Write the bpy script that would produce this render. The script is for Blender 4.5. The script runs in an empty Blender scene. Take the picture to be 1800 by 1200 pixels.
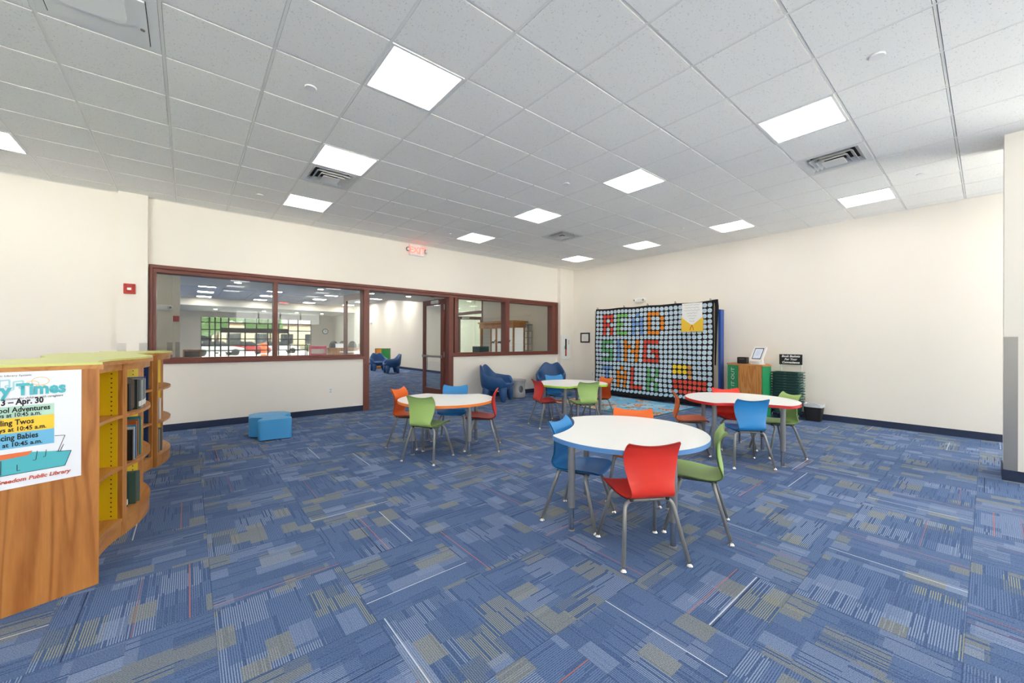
import bpy, bmesh, math, random
from mathutils import Vector, Matrix
random.seed(7)
S = bpy.context.scene
COL = S.collection
PI = math.pi
R = math.radians

# ------------------------------------------------------------------ camera
F_PX, YAW, PIT, ROL = 690.3, 0.6894, 0.0009, 0.0034
T = 0.6096
CZ = 2.2454 * T                      # eye height
H = 3.4441 * T + CZ                  # ceiling height
GX0, GY0, AX = -0.2398 * T, 6.354 * T, 1.0152 * T   # ceiling grid origin / pitch in x
YW = 12.92 * T                       # partition wall (front face)
XW = 14.298 * T                      # right wall (front face)
cy_, sy_, cp_, sp_, cr_, sr_ = math.cos(YAW), math.sin(YAW), math.cos(PIT), math.sin(PIT), math.cos(ROL), math.sin(ROL)
FW = Vector((sy_ * cp_, cy_ * cp_, sp_)); RT0 = Vector((cy_, -sy_, 0)); UP0 = RT0.cross(FW)
RT = cr_ * RT0 + sr_ * UP0; UPV = -sr_ * RT0 + cr_ * UP0
cam = bpy.data.cameras.new('camera'); cam_o = bpy.data.objects.new('camera', cam); COL.objects.link(cam_o)
cam.sensor_width = 36; cam.lens = F_PX * 36 / 1800; cam.clip_start = 0.05; cam.clip_end = 300
mw = Matrix.Identity(4)
for i in range(3):
    mw[i][0], mw[i][1], mw[i][2] = RT[i], UPV[i], -FW[i]
mw[2][3] = CZ
cam_o.matrix_world = mw
S.camera = cam_o

# ------------------------------------------------------------------ world, exposure
S.view_settings.view_transform = 'Standard'
S.view_settings.look = 'None'
S.view_settings.gamma = 1
S.view_settings.use_curve_mapping = False
S.view_settings.exposure = 0.44
LIGHT_STRENGTH = 6.6
wd = bpy.data.worlds.new('world'); S.world = wd; wd.use_nodes = True
bg = wd.node_tree.nodes['Background']
bg.inputs[0].default_value = (1.0, 0.98, 0.95, 1); bg.inputs[1].default_value = 4.5
S.cycles.max_bounces = 14; S.cycles.diffuse_bounces = 9; S.cycles.transparent_max_bounces = 24

sun = bpy.data.lights.new('sun', 'SUN'); sun.energy = 64.0; sun.angle = R(0.6); sun.color = (1.0, 0.97, 0.91)
sun_o = bpy.data.objects.new('sun', sun); COL.objects.link(sun_o)
sun_o.rotation_euler = Vector((-0.42, -0.30, -0.86)).to_track_quat('-Z', 'Y').to_euler()

# ------------------------------------------------------------------ helpers
def lin(c):
    return c / 12.92 if c <= 0.04045 else ((c + 0.055) / 1.055) ** 2.4
def rgb(r, g, b):
    return (lin(r / 255), lin(g / 255), lin(b / 255), 1)

class Ex:                                  # tiny expression builder for shader maths
    def __init__(s, nt, so): s.nt, s.so = nt, so
    def _m(s, op, *o):
        n = s.nt.nodes.new('ShaderNodeMath'); n.operation = op
        for k, v in enumerate((s,) + o):
            if isinstance(v, Ex): s.nt.links.new(v.so, n.inputs[k])
            else: n.inputs[k].default_value = v
        return Ex(s.nt, n.outputs[0])
    def __add__(s, o): return s._m('ADD', o)
    def __radd__(s, o): return s._m('ADD', o)
    def __sub__(s, o): return s._m('SUBTRACT', o)
    def __rsub__(s, o): return (s * -1.0) + o
    def __mul__(s, o): return s._m('MULTIPLY', o)
    def __rmul__(s, o): return s._m('MULTIPLY', o)
    def __truediv__(s, o): return s._m('DIVIDE', o)
    def floor(s): return s._m('FLOOR')
    def fract(s): return s._m('FRACT')
    def lt(s, o): return s._m('LESS_THAN', o)
    def gt(s, o): return s._m('GREATER_THAN', o)
    def mod2(s): return s._m('FLOORED_MODULO', 2.0)
    def abs(s): return s._m('ABSOLUTE')
    def sin(s): return s._m('SINE')
    def pow(s, o): return s._m('POWER', o)
    def between(s, a, b): return s.gt(a) * s.lt(b)
    def mix(s, a, b): return a + (b - a) * s      # s is the factor
def vec(nt, x, y, z=0.0):
    n = nt.nodes.new('ShaderNodeCombineXYZ')
    for k, v in enumerate((x, y, z)):
        if isinstance(v, Ex): nt.links.new(v.so, n.inputs[k])
        else: n.inputs[k].default_value = v
    return n.outputs[0]
def wn(nt, x, y, z=0.0):
    n = nt.nodes.new('ShaderNodeTexWhiteNoise'); n.noise_dimensions = '3D'
    nt.links.new(vec(nt, x, y, z), n.inputs['Vector'])
    return Ex(nt, n.outputs['Value'])
def cmix(nt, fac, a, b):
    n = nt.nodes.new('ShaderNodeMix'); n.data_type = 'RGBA'
    if isinstance(fac, Ex): nt.links.new(fac.so, n.inputs[0])
    else: n.inputs[0].default_value = fac
    for k, v in ((6, a), (7, b)):
        if isinstance(v, tuple): n.inputs[k].default_value = v
        else: nt.links.new(v, n.inputs[k])
    return n.outputs[2]

MATS = {}
def mat(name, col, rough=0.5, metal=0.0, emit=0.0, spec=0.5, bump=None, var=0.0, vscale=6.0, coat=0.0):
    """plain principled material with optional noise bump (scale, strength) and colour variation"""
    if name in MATS: return MATS[name]
    m = bpy.data.materials.new(name); m.use_nodes = True; nt = m.node_tree; p = nt.nodes['Principled BSDF']
    p.inputs['Base Color'].default_value = col; p.inputs['Roughness'].default_value = rough
    p.inputs['Metallic'].default_value = metal; p.inputs['Specular IOR Level'].default_value = spec
    p.inputs['Coat Weight'].default_value = coat
    if emit:
        p.inputs['Emission Color'].default_value = col; p.inputs['Emission Strength'].default_value = emit
    if bump or var:
        tc = nt.nodes.new('ShaderNodeTexCoord')
    if var:
        nz = nt.nodes.new('ShaderNodeTexNoise'); nz.inputs['Scale'].default_value = vscale
        nt.links.new(tc.outputs['Object'], nz.inputs['Vector'])
        lo = tuple(c * (1 - var) for c in col[:3]) + (1,); hi = tuple(min(1, c * (1 + var)) for c in col[:3]) + (1,)
        nt.links.new(cmix(nt, Ex(nt, nz.outputs[0]), lo, hi), p.inputs['Base Color'])
    if bump:
        nz = nt.nodes.new('ShaderNodeTexNoise'); nz.inputs['Scale'].default_value = bump[0]; nz.inputs['Detail'].default_value = 3
        nt.links.new(tc.outputs['Object'], nz.inputs['Vector'])
        b = nt.nodes.new('ShaderNodeBump'); b.inputs['Strength'].default_value = bump[1]; b.inputs['Distance'].default_value = 0.005
        nt.links.new(nz.outputs[0], b.inputs['Height']); nt.links.new(b.outputs[0], p.inputs['Normal'])
    MATS[name] = m
    return m

def wood_mat(name, c1, c2, scale=1.0, rough=0.38, axis='Z'):
    if name in MATS: return MATS[name]
    m = bpy.data.materials.new(name); m.use_nodes = True; nt = m.node_tree; p = nt.nodes['Principled BSDF']
    tc = nt.nodes.new('ShaderNodeTexCoord'); mp = nt.nodes.new('ShaderNodeMapping')
    mp.inputs['Scale'].default_value = {'Z': (9, 9, 0.9), 'X': (0.9, 9, 9), 'Y': (9, 0.9, 9)}[axis]
    nt.links.new(tc.outputs['Object'], mp.inputs['Vector'])
    n1 = nt.nodes.new('ShaderNodeTexNoise'); n1.inputs['Scale'].default_value = 0.9 * scale; n1.inputs['Detail'].default_value = 2; n1.inputs['Distortion'].default_value = 0.6
    nt.links.new(mp.outputs[0], n1.inputs['Vector'])
    w = Ex(nt, n1.outputs[0])
    rings = ((w * 34.0).sin() * 0.5 + 0.5).pow(2.2)
    n2 = nt.nodes.new('ShaderNodeTexNoise'); n2.inputs['Scale'].default_value = 14 * scale; n2.inputs['Detail'].default_value = 4
    nt.links.new(mp.outputs[0], n2.inputs['Vector'])
    f = rings * 0.55 + Ex(nt, n2.outputs[0]) * 0.5
    nt.links.new(cmix(nt, f, c1, c2), p.inputs['Base Color'])
    p.inputs['Roughness'].default_value = rough
    MATS[name] = m
    return m

def glass_mat(name, tint=(1, 1, 1, 1), refl=1.0):
    if name in MATS: return MATS[name]
    m = bpy.data.materials.new(name); m.use_nodes = True; nt = m.node_tree; nt.nodes.remove(nt.nodes['Principled BSDF'])
    out = nt.nodes['Material Output']
    tr = nt.nodes.new('ShaderNodeBsdfTransparent'); tr.inputs[0].default_value = tint
    gl = nt.nodes.new('ShaderNodeBsdfGlossy'); gl.inputs['Roughness'].default_value = 0.0
    lw = nt.nodes.new('ShaderNodeLayerWeight'); lw.inputs[0].default_value = 0.5
    f = (Ex(nt, lw.outputs['Facing']).pow(5.0) * 0.9 + 0.04) * refl
    mx = nt.nodes.new('ShaderNodeMixShader')
    nt.links.new(f.so, mx.inputs[0]); nt.links.new(tr.outputs[0], mx.inputs[1]); nt.links.new(gl.outputs[0], mx.inputs[2])
    nt.links.new(mx.outputs[0], out.inputs[0])
    MATS[name] = m
    return m

class MB:
    """collects shapes, then links them as ONE mesh object"""
    def __init__(s): s.bm = bmesh.new()
    def box(s, x0, x1, y0, y1, z0, z1, bev=0.0, M=None, seg=2):
        v = [s.bm.verts.new((x, y, z)) for z in (z0, z1) for y in (y0, y1) for x in (x0, x1)]
        fs = [s.bm.faces.new([v[i] for i in q]) for q in ((0, 2, 3, 1), (4, 5, 7, 6), (0, 1, 5, 4), (2, 6, 7, 3), (0, 4, 6, 2), (1, 3, 7, 5))]
        if bev:
            ed = list({e for f in fs for e in f.edges})
            r = bmesh.ops.bevel(s.bm, geom=ed, offset=bev, segments=seg, affect='EDGES', profile=0.5)
            v = list({w for f in r['faces'] for w in f.verts} | {w for w in v if w.is_valid})
        if M is not None:
            bmesh.ops.transform(s.bm, matrix=M, verts=[w for w in v if w.is_valid])
        return s
    def prism(s, poly, z0, z1, M=None, bev=0.0, seg=2):
        lo = [s.bm.verts.new((x, y, z0)) for x, y in poly]; hi = [s.bm.verts.new((x, y, z1)) for x, y in poly]
        n = len(poly)
        f1 = s.bm.faces.new(lo[::-1]); f2 = s.bm.faces.new(hi)
        if n > 6 and not bev:
            f1.normal_update(); f2.normal_update()
            bmesh.ops.triangulate(s.bm, faces=[f1, f2], ngon_method='EAR_CLIP')
        for i in range(n): s.bm.faces.new((lo[i], lo[(i + 1) % n], hi[(i + 1) % n], hi[i]))
        v = lo + hi
        if bev:
            ed = list(f2.edges)
            r = bmesh.ops.bevel(s.bm, geom=ed, offset=bev, segments=seg, affect='EDGES', profile=0.5)
            v = list({w for f in r['faces'] for w in f.verts} | {w for w in v if w.is_valid})
        if M is not None: bmesh.ops.transform(s.bm, matrix=M, verts=[w for w in v if w.is_valid])
        return s
    def lathe(s, prof, seg=24, c=(0, 0), M=None):
        rings = []
        for r, z in prof:
            rings.append([s.bm.verts.new((c[0] + r * math.cos(2 * PI * k / seg), c[1] + r * math.sin(2 * PI * k / seg), z)) for k in range(seg)])
        for a, b in zip(rings, rings[1:]):
            for k in range(seg): s.bm.faces.new((a[k], a[(k + 1) % seg], b[(k + 1) % seg], b[k]))
        s.bm.faces.new(rings[0][::-1]); s.bm.faces.new(rings[-1])
        if M is not None: bmesh.ops.transform(s.bm, matrix=M, verts=[w for r in rings for w in r])
        return s
    def tube(s, pts, r, seg=8, closed=False):
        P = [Vector(p) for p in pts]; n = len(P)
        rr = r if isinstance(r, (list, tuple)) else [r] * n
        rings = []; ref = None
        for i in range(n):
            if closed: t = P[(i + 1) % n] - P[i - 1]
            else: t = P[min(i + 1, n - 1)] - P[max(i - 1, 0)]
            t.normalize()
            if ref is None: ref = t.orthogonal().normalized()
            ref = (ref - t * ref.dot(t)).normalized(); b = t.cross(ref)
            rings.append([s.bm.verts.new(P[i] + rr[i] * (math.cos(2 * PI * k / seg) * ref + math.sin(2 * PI * k / seg) * b)) for k in range(seg)])
        prs = list(zip(rings, rings[1:])) + ([(rings[-1], rings[0])] if closed else [])
        for a, b in prs:
            for k in range(seg): s.bm.faces.new((a[k], a[(k + 1) % seg], b[(k + 1) % seg], b[k]))
        if not closed: s.bm.faces.new(rings[0][::-1]); s.bm.faces.new(rings[-1])
        return s
    def ball(s, c, r, sub=2):
        M = Matrix.Translation(c) @ Matrix.Diagonal((r[0], r[1], r[2], 1) if isinstance(r, (tuple, list)) else (r, r, r, 1))
        bmesh.ops.create_icosphere(s.bm, subdivisions=sub, radius=1, matrix=M); return s
    def quad(s, *p):
        s.bm.faces.new([s.bm.verts.new(q) for q in p]); return s
    def build(s, name, m, parent=None, smooth=False, off=None, angle=None):
        if off is not None: bmesh.ops.translate(s.bm, vec=-Vector(off), verts=s.bm.verts)
        bmesh.ops.recalc_face_normals(s.bm, faces=s.bm.faces)
        me = bpy.data.meshes.new(name); s.bm.to_mesh(me); s.bm.free()
        if isinstance(m, (list, tuple)):
            for q in m: me.materials.append(q)
        else: me.materials.append(m)
        if smooth:
            me.shade_smooth()
            if angle: me.set_sharp_from_angle(angle=R(angle))
        o = bpy.data.objects.new(name, me); COL.objects.link(o)
        if parent is not None: o.parent = parent
        return o

def tag(o, label, cat, group=None, kind=None):
    o['label'] = label; o['category'] = cat
    if group: o['group'] = group
    if kind: o['kind'] = kind
    return o
def thing(name, label, cat, loc=(0, 0, 0), rz=0.0, group=None):
    o = bpy.data.objects.new(name, None); COL.objects.link(o); o.empty_display_size = 0.1
    o.location = loc; o.rotation_euler = (0, 0, rz)
    return tag(o, label, cat, group)
def struct(o, label=None, cat=None):
    o['kind'] = 'structure'
    if label: o['label'] = label
    if cat: o['category'] = cat
    return o
def dup(root, loc, rz=0.0, label=None):
    r = root.copy(); COL.objects.link(r); r.location = loc; r.rotation_euler = (0, 0, rz)
    if label: r['label'] = label
    for ch in list(root.children):
        c = ch.copy(); COL.objects.link(c); c.parent = r
        for g in list(ch.children):
            d = g.copy(); COL.objects.link(d); d.parent = c
    return r
def part(name, m, parent, fn, smooth=False, off=None, angle=None):
    b = MB(); fn(b); return b.build(name, m, parent, smooth, off, angle)
def fillet_path(pts, rad, n=5):
    out = [Vector(pts[0])]
    for a, b, c in zip(pts, pts[1:], pts[2:]):
        a, b, c = Vector(a), Vector(b), Vector(c)
        d1 = (a - b).normalized(); d2 = (c - b).normalized()
        p, q = b + d1 * rad, b + d2 * rad
        for k in range(n + 1):
            t = k / n; out.append((1 - t) ** 2 * p + 2 * t * (1 - t) * b + t * t * q)
    out.append(Vector(pts[-1])); return out
def catmull(pts, n=8):
    P = [Vector(p) for p in pts]; P = [2 * P[0] - P[1]] + P + [2 * P[-1] - P[-2]]; out = []
    for i in range(1, len(P) - 2):
        for k in range(n):
            t = k / n; p0, p1, p2, p3 = P[i - 1:i + 3]
            out.append(0.5 * ((2 * p1) + (p2 - p0) * t + (2 * p0 - 5 * p1 + 4 * p2 - p3) * t * t + (3 * p1 - p0 - 3 * p2 + p3) * t ** 3))
    out.append(P[-2]); return out
_dg = None
def text(body, size, m, parent, o, xd, yd, align='LEFT', bold=0.0, shear=0.0, name='lettering', lift=0.0012, wide=1.0, label=None):
    cu = bpy.data.curves.new('t', 'FONT'); cu.body = body; cu.size = size; cu.align_x = align; cu.offset = bold; cu.shear = shear
    cu.resolution_u = 2
    ob = bpy.data.objects.new('t', cu); COL.objects.link(ob)
    dg = bpy.context.evaluated_depsgraph_get(); dg.update()
    me = bpy.data.meshes.new_from_object(ob.evaluated_get(dg))
    bpy.data.objects.remove(ob); bpy.data.curves.remove(cu)
    o, xd, yd = Vector(o), Vector(xd).normalized(), Vector(yd).normalized(); nz = xd.cross(yd)
    for v in me.vertices:
        v.co = o + xd * v.co.x * wide + yd * v.co.y + nz * lift
    me.materials.clear(); me.materials.append(m)
    t = bpy.data.objects.new(name, me); COL.objects.link(t); t.parent = parent
    return t
def ray(px, py):
    return FW + RT * ((px - 900) / F_PX) + UPV * (-(py - 600) / F_PX)
EYE = Vector((0, 0, CZ))
def on_x(px, py, x): d = ray(px, py); return EYE + d * (x / d.x)
def on_y(px, py, y): d = ray(px, py); return EYE + d * (y / d.y)
def on_z(px, py, z=0.0): d = ray(px, py); return EYE + d * ((z - CZ) / d.z)
def project(p):
    v = Vector(p) - EYE; d = v.dot(FW)
    if d < 0.05: return None
    return 900 + F_PX * v.dot(RT) / d, 600 - F_PX * v.dot(UPV) / d

# ------------------------------------------------------------------ materials
WALL = mat('wall_paint', rgb(243, 237, 228), 0.6, bump=(220, 0.06))
WALL_FAR = mat('wall_paint_library', rgb(228, 220, 203), 0.65)
BASEB = mat('navy_carpet_base', rgb(42, 55, 84), 0.9, bump=(400, 0.5), var=0.25, vscale=200)
FRAME = mat('red_brown_metal', rgb(116, 62, 51), 0.4, var=0.06, vscale=3)
WHITE = mat('white_laminate', rgb(244, 244, 243), 0.35)
WPLAST = mat('white_plastic', rgb(240, 240, 238), 0.4)
STEEL = mat('brushed_steel', rgb(165, 163, 160), 0.38, 1.0)
CHROME = mat('chrome', rgb(205, 205, 205), 0.18, 1.0)
GREYM = mat('grey_powder_coat', rgb(140, 141, 144), 0.42, 0.25)
SILVER = mat('silver_frame_paint', rgb(150, 150, 148), 0.36, 0.45)
DARK = mat('dark_grey_plastic', rgb(52, 52, 54), 0.5)
BLACK = mat('black_plastic', rgb(22, 22, 24), 0.45)
OAK = wood_mat('honey_oak', rgb(206, 146, 82), rgb(168, 102, 44))
OAK_H = wood_mat('honey_oak_shelf', rgb(206, 146, 82), rgb(176, 112, 52), axis='Y')
OAK_PANEL = wood_mat('honey_oak_panel', rgb(200, 136, 70), rgb(150, 86, 34), scale=0.8)
LIME = mat('lime_laminate', rgb(214, 220, 128), 0.35)
YEL = mat('yellow_panel', rgb(236, 205, 30), 0.45)
NAVY = mat('navy_panel', rgb(40, 72, 122), 0.45)
GLASS = glass_mat('clear_glass', (0.97, 0.985, 0.975, 1))
TINTED = glass_mat('tinted_glass', (0.42, 0.44, 0.44, 1))
PAPER = mat('paper', rgb(246, 246, 244), 0.7)
INK = mat('black_ink', rgb(24, 24, 26), 0.7)
CEIL = mat('grid_paint', rgb(240, 238, 233), 0.5)
LINER = mat('white_bin_liner', rgb(225, 226, 228), 0.35)
BLUESEAT = mat('molded_navy_plastic', rgb(42, 84, 136), 0.36, bump=(60, 0.05))
CH = {'red': mat('red_polypropylene', rgb(222, 52, 38), 0.38), 'blue': mat('blue_polypropylene', rgb(44, 136, 204), 0.38),
      'green': mat('pale_green_polypropylene', rgb(166, 200, 118), 0.4), 'orange': mat('orange_polypropylene', rgb(236, 108, 34), 0.4)}

def ceiling_tile_mat():
    m = bpy.data.materials.new('mineral_fibre_tile'); m.use_nodes = True; nt = m.node_tree; p = nt.nodes['Principled BSDF']
    g = nt.nodes.new('ShaderNodeNewGeometry')
    n1 = nt.nodes.new('ShaderNodeTexNoise'); n1.inputs['Scale'].default_value = 95; n1.inputs['Detail'].default_value = 2
    nt.links.new(g.outputs['Position'], n1.inputs['Vector'])
    pit = Ex(nt, n1.outputs[0]).gt(0.665)
    nt.links.new(cmix(nt, pit, rgb(248, 246, 241), rgb(216, 213, 206)), p.inputs['Base Color'])
    p.inputs['Roughness'].default_value = 0.95
    b = nt.nodes.new('ShaderNodeBump'); b.inputs['Strength'].default_value = 0.25; b.inputs['Distance'].default_value = 0.003; b.invert = True
    nt.links.new(pit.so, b.inputs['Height']); nt.links.new(b.outputs[0], p.inputs['Normal'])
    return m
TILE = ceiling_tile_mat()

CX0, CY0, CSX, CSY = 0.72, 0.068, 0.6165, 0.61       # carpet tile grid
def carpet_mat():
    m = bpy.data.materials.new('striped_carpet'); m.use_nodes = True; nt = m.node_tree; p = nt.nodes['Principled BSDF']
    g = nt.nodes.new('ShaderNodeNewGeometry'); sp = nt.nodes.new('ShaderNodeSeparateXYZ'); nt.links.new(g.outputs['Position'], sp.inputs[0])
    X = (Ex(nt, sp.outputs[0]) - CX0) / CSX; Y = (Ex(nt, sp.outputs[1]) - CY0) / CSY
    ix, iy = X.floor(), Y.floor(); fx, fy = X - ix, Y - iy
    par = (ix + iy).mod2()                       # quarter-turned neighbours
    u = par.mix(fy, fx); v = par.mix(fx, fy)     # u along the ribs, v across
    idr = wn(nt, ix, iy, 3.3)
    # blocks of the pattern: two layers of staggered rectangles
    bv = (v * 3.4 + idr * 5.0).floor()
    bu = (u * 2.6 + wn(nt, bv, ix, iy) * 3.0).floor()
    c1 = wn(nt, bu + ix * 17.0, bv + iy * 13.0, 1.0)
    bv2 = (v * 6.2 + idr * 9.0).floor()
    bu2 = (u * 3.8 + wn(nt, bv2, iy, ix) * 3.0).floor()
    c2 = wn(nt, bu2 + ix * 31.0, bv2 + iy * 29.0, 5.0)
    rib = v * 66.0; ri = rib.floor(); rf = rib - ri
    lightrib = rf.lt(0.46)
    on = wn(nt, ri + ix * 7.0, iy, bu2 + bv * 3.0).gt(0.15)
    nz = nt.nodes.new('ShaderNodeTexNoise'); nz.inputs['Scale'].default_value = 210; nz.inputs['Detail'].default_value = 2
    nt.links.new(g.outputs['Position'], nz.inputs['Vector'])
    fib = ((Ex(nt, nz.outputs[0]) - 0.5) * 2.6 + 0.5)._m('MAXIMUM', 0.0)._m('MINIMUM', 1.0)
    base = cmix(nt, fib, rgb(44, 68, 112), rgb(96, 119, 158))
    ribcol = cmix(nt, c1.gt(0.60), rgb(112, 134, 174), rgb(158, 174, 204))
    ribcol = cmix(nt, c1.gt(0.86), ribcol, rgb(172, 172, 138))
    col = cmix(nt, lightrib * on * (fib * 0.35 + 0.5), base, ribcol)
    flat = c2.gt(0.935)                                       # cut-pile patches
    patch = cmix(nt, fib, rgb(104, 109, 108), rgb(164, 164, 146))
    col = cmix(nt, flat * 0.6, col, patch)
    col = cmix(nt, c2.lt(0.07) * 0.45, col, cmix(nt, fib, rgb(104, 124, 166), rgb(160, 174, 202)))
    col = cmix(nt, c2.between(0.07, 0.24) * 0.55, col, base)
    # accent yarns that run the whole length of a tile
    for k, (prob, w, c, st) in enumerate(((0.34, 0.0045, rgb(214, 218, 226), 0.85), (0.34, 0.004, rgb(196, 110, 84), 0.8), (0.35, 0.0035, rgb(24, 34, 60), 0.9), (0.3, 0.0035, rgb(190, 112, 96), 0.5))):
        pos = wn(nt, ix, iy, 11.0 + k) * 0.9 + 0.05; has = wn(nt, ix, iy, 21.0 + k).lt(prob)
        col = cmix(nt, (v - pos).abs().lt(w) * has * st, col, c)
    # seam between tiles
    seam = (fx - 0.5).abs().gt(0.4965)._m('MAXIMUM', (fy - 0.5).abs().gt(0.4965))
    col = cmix(nt, seam * 0.35, col, rgb(40, 54, 90))
    nt.links.new(col, p.inputs['Base Color'])
    p.inputs['Roughness'].default_value = 0.95; p.inputs['Specular IOR Level'].default_value = 0.15
    b = nt.nodes.new('ShaderNodeBump'); b.inputs['Strength'].default_value = 0.35; b.inputs['Distance'].default_value = 0.003
    nt.links.new((lightrib * 0.6 + fib * 0.6).so, b.inputs['Height']); nt.links.new(b.outputs[0], p.inputs['Normal'])
    return m
CARPET = carpet_mat()

# ================================================================== SETTING
XL, YB = -9.5, -6.0            # far left wall and the wall behind the viewer
XB, YE = 6.335, -0.10          # projecting wall block on the right
FARX, FARY = 8.30, 31.0        # library beyond the partition
WT = 0.16                      # partition thickness

# --- floor: slab + carpet tiles
floor = struct(part('floor', CARPET, None, lambda b: b.box(XL - 0.3, 9.2, YB - 0.3, FARY + 0.2, -0.2, -0.004)), 'blue patterned carpet floor', 'floor')
def visible(x0, x1, y0, y1, z, px=1800, py=1200):
    pts = [project((x, y, z)) for x in (x0, x1) for y in (y0, y1)]
    pts = [p for p in pts if p]
    if not pts: return 0
    xs = [p[0] for p in pts]; ys = [p[1] for p in pts]
    if max(xs) < 0 or min(xs) > px or max(ys) < 0 or min(ys) > py: return 0
    return (max(xs) - min(xs)) * (max(ys) - min(ys))
tmesh = MB().box(0, CSX, 0, CSY, -0.006, 0.0).build('carpet_tile', CARPET, floor)
tmesh_me = tmesh.data; bpy.data.objects.remove(tmesh)
cells = []
for i in range(-4, 14):
    for j in range(-4, 13):
        x0, y0 = CX0 + i * CSX, CY0 + j * CSY
        if x0 > XW or y0 > YW + 0.05: continue
        a = visible(x0, x0 + CSX, y0, y0 + CSY, 0)
        if a > 60: cells.append((a, x0, y0))
cells.sort(reverse=True)
for a, x0, y0 in cells[:300]:
    o = bpy.data.objects.new('carpet_tile', tmesh_me); COL.objects.link(o); o.parent = floor; o.location = (x0, y0, 0)

# --- ceiling: deck, tiles, T-bars
DECK = mat('ceiling_void', rgb(90, 90, 88), 0.9)
ceiling = struct(part('ceiling', DECK, None, lambda b: b.box(XL - 0.3, XW + 0.3, YB - 0.3, YW + WT, H + 0.06, H + 0.2)), 'white suspended tile ceiling with square lights', 'ceiling')
I0, I1 = int(math.floor((XL - GX0) / AX)), int(math.ceil((XW - GX0) / AX))
J0, J1 = int(math.floor((YB - GY0) / T)), int(math.ceil((YW - GY0) / T))
LIGHTS = [(i, j) for i in (-13, -8, -3, 2, 7, 12) for j in (-14, -11, -8, -5, -2, 1, 4) if GX0 + i * AX > XL]
VENTS = [(2, 2), (9, -5), (9, 2), (-3, -5)]
PANEL = [(-1, -1)]
tiles = []
gap = 0.0115
for i in range(I0, I1):
    for j in range(J0, J1):
        if (i, j) in LIGHTS or (i, j) in VENTS or (i, j) in PANEL: continue
        x0, x1 = max(GX0 + i * AX + gap, XL), min(GX0 + (i + 1) * AX - gap, XW)
        y0, y1 = max(GY0 + j * T + gap, YB), min(GY0 + (j + 1) * T - gap, YW)
        if x1 - x0 < 0.02 or y1 - y0 < 0.02: continue
        tiles.append((visible(x0, x1, y0, y1, H), x0, x1, y0, y1))
tiles.sort(reverse=True)
shared = {}
rest = MB(); nrest = 0
for k, (a, x0, x1, y0, y1) in enumerate(tiles):
    if a > 25 and k < 299:
        key = (round(x1 - x0, 3), round(y1 - y0, 3))
        if key not in shared:
            t = MB().box(0, x1 - x0, 0, y1 - y0, 0, 0.018).build('ceiling_tile', TILE); shared[key] = t.data; bpy.data.objects.remove(t)
        o = bpy.data.objects.new('ceiling_tile', shared[key]); COL.objects.link(o); o.parent = ceiling; o.location = (x0, y0, H)
    else:
        rest.box(x0, x1, y0, y1, H, H + 0.018); nrest += 1
if nrest:
    o = rest.build('ceiling_tiles', TILE, ceiling); o['kind'] = 'stuff'
for i in range(I0, I1 + 1):
    x = GX0 + i * AX
    if XL < x < XW: part('main_runner', CEIL, ceiling, lambda b: b.box(x - 0.0095, x + 0.0095, YB, YW, H + 0.0015, H + 0.03))
for j in range(J0, J1 + 1):
    y = GY0 + j * T
    if YB < y < YW: part('cross_tee', CEIL, ceiling, lambda b: b.box(XL, XW, y - 0.0078, y + 0.0078, H + 0.004, H + 0.03))
for nm, bx in (('wall_angle', (XL, XW, YW - 0.022, YW)), ('wall_angle', (XW - 0.022, XW, YB, YW))):
    part(nm, CEIL, ceiling, lambda b: b.box(*bx, H - 0.004, H + 0.0))

# --- walls
RWY0, RWY1 = -5.6, -2.3
LWZ0, LWZ1, LWY0, LWY1 = 0.30, 3.25, -5.7, -3.0
def rightwall(b):
    b.box(XW, XW + 0.15, RWY1, YW + WT, 0, H + 0.05); b.box(XW, XW + 0.15, YB - 0.2, RWY0, 0, H + 0.05)
    b.box(XW, XW + 0.15, RWY0, RWY1, 0, LWZ0); b.box(XW, XW + 0.15, RWY0, RWY1, LWZ1, H + 0.05)
struct(part('wall_right', WALL, None, rightwall), 'long cream wall on the right behind the quilt', 'wall')
rw = struct(thing('window_7', 'added unseen daylight windows in the right wall behind the pillar', 'window', (XW + 0.07, RWY0, LWZ0)))  # unseen windows added to bring daylight to the ceiling and right side
for k in range(4):
    y = RWY0 + (RWY1 - RWY0) * k / 3
    part('mullion', BLACK, rw, lambda b: b.box(XW + 0.03, XW + 0.12, y - 0.03, y + 0.03, LWZ0, LWZ1), off=rw.location)
for k in range(3):
    y = RWY0 + (RWY1 - RWY0) * k / 3; y2 = RWY0 + (RWY1 - RWY0) * (k + 1) / 3
    part('pane', GLASS, rw, lambda b: b.box(XW + 0.072, XW + 0.078, y + 0.03, y2 - 0.03, LWZ0, LWZ1), off=rw.location)
wb = struct(part('wall_pillar', WALL, None, lambda b: b.box(XB, XB + 0.46, YE - 0.46, YE, 0, H)), 'cream pillar at the right edge with steel guard', 'pillar')  # wall block cut down to a pillar so light reaches the right wall
def leftwall(b):
    b.box(XL - 0.15, XL, YB, LWY0, 0, H + 0.05); b.box(XL - 0.15, XL, LWY1, YW + WT, 0, H + 0.05)
    b.box(XL - 0.15, XL, LWY0, LWY1, 0, LWZ0); b.box(XL - 0.15, XL, LWY0, LWY1, LWZ1, H + 0.05)
struct(part('wall_left', WALL, None, leftwall), 'cream wall far left outside the view, with added windows', 'wall')
lw = struct(thing('window_4', 'row of added daylight windows in the left wall outside the view', 'window', (XL - 0.08, LWY0, LWZ0)))  # assumed windows, added out of view to light the ceiling
for k in range(8):
    y = LWY0 + (LWY1 - LWY0) * k / 7
    part('mullion', BLACK, lw, lambda b: b.box(XL - 0.12, XL - 0.03, y - 0.03, y + 0.03, LWZ0, LWZ1), off=lw.location)
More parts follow.
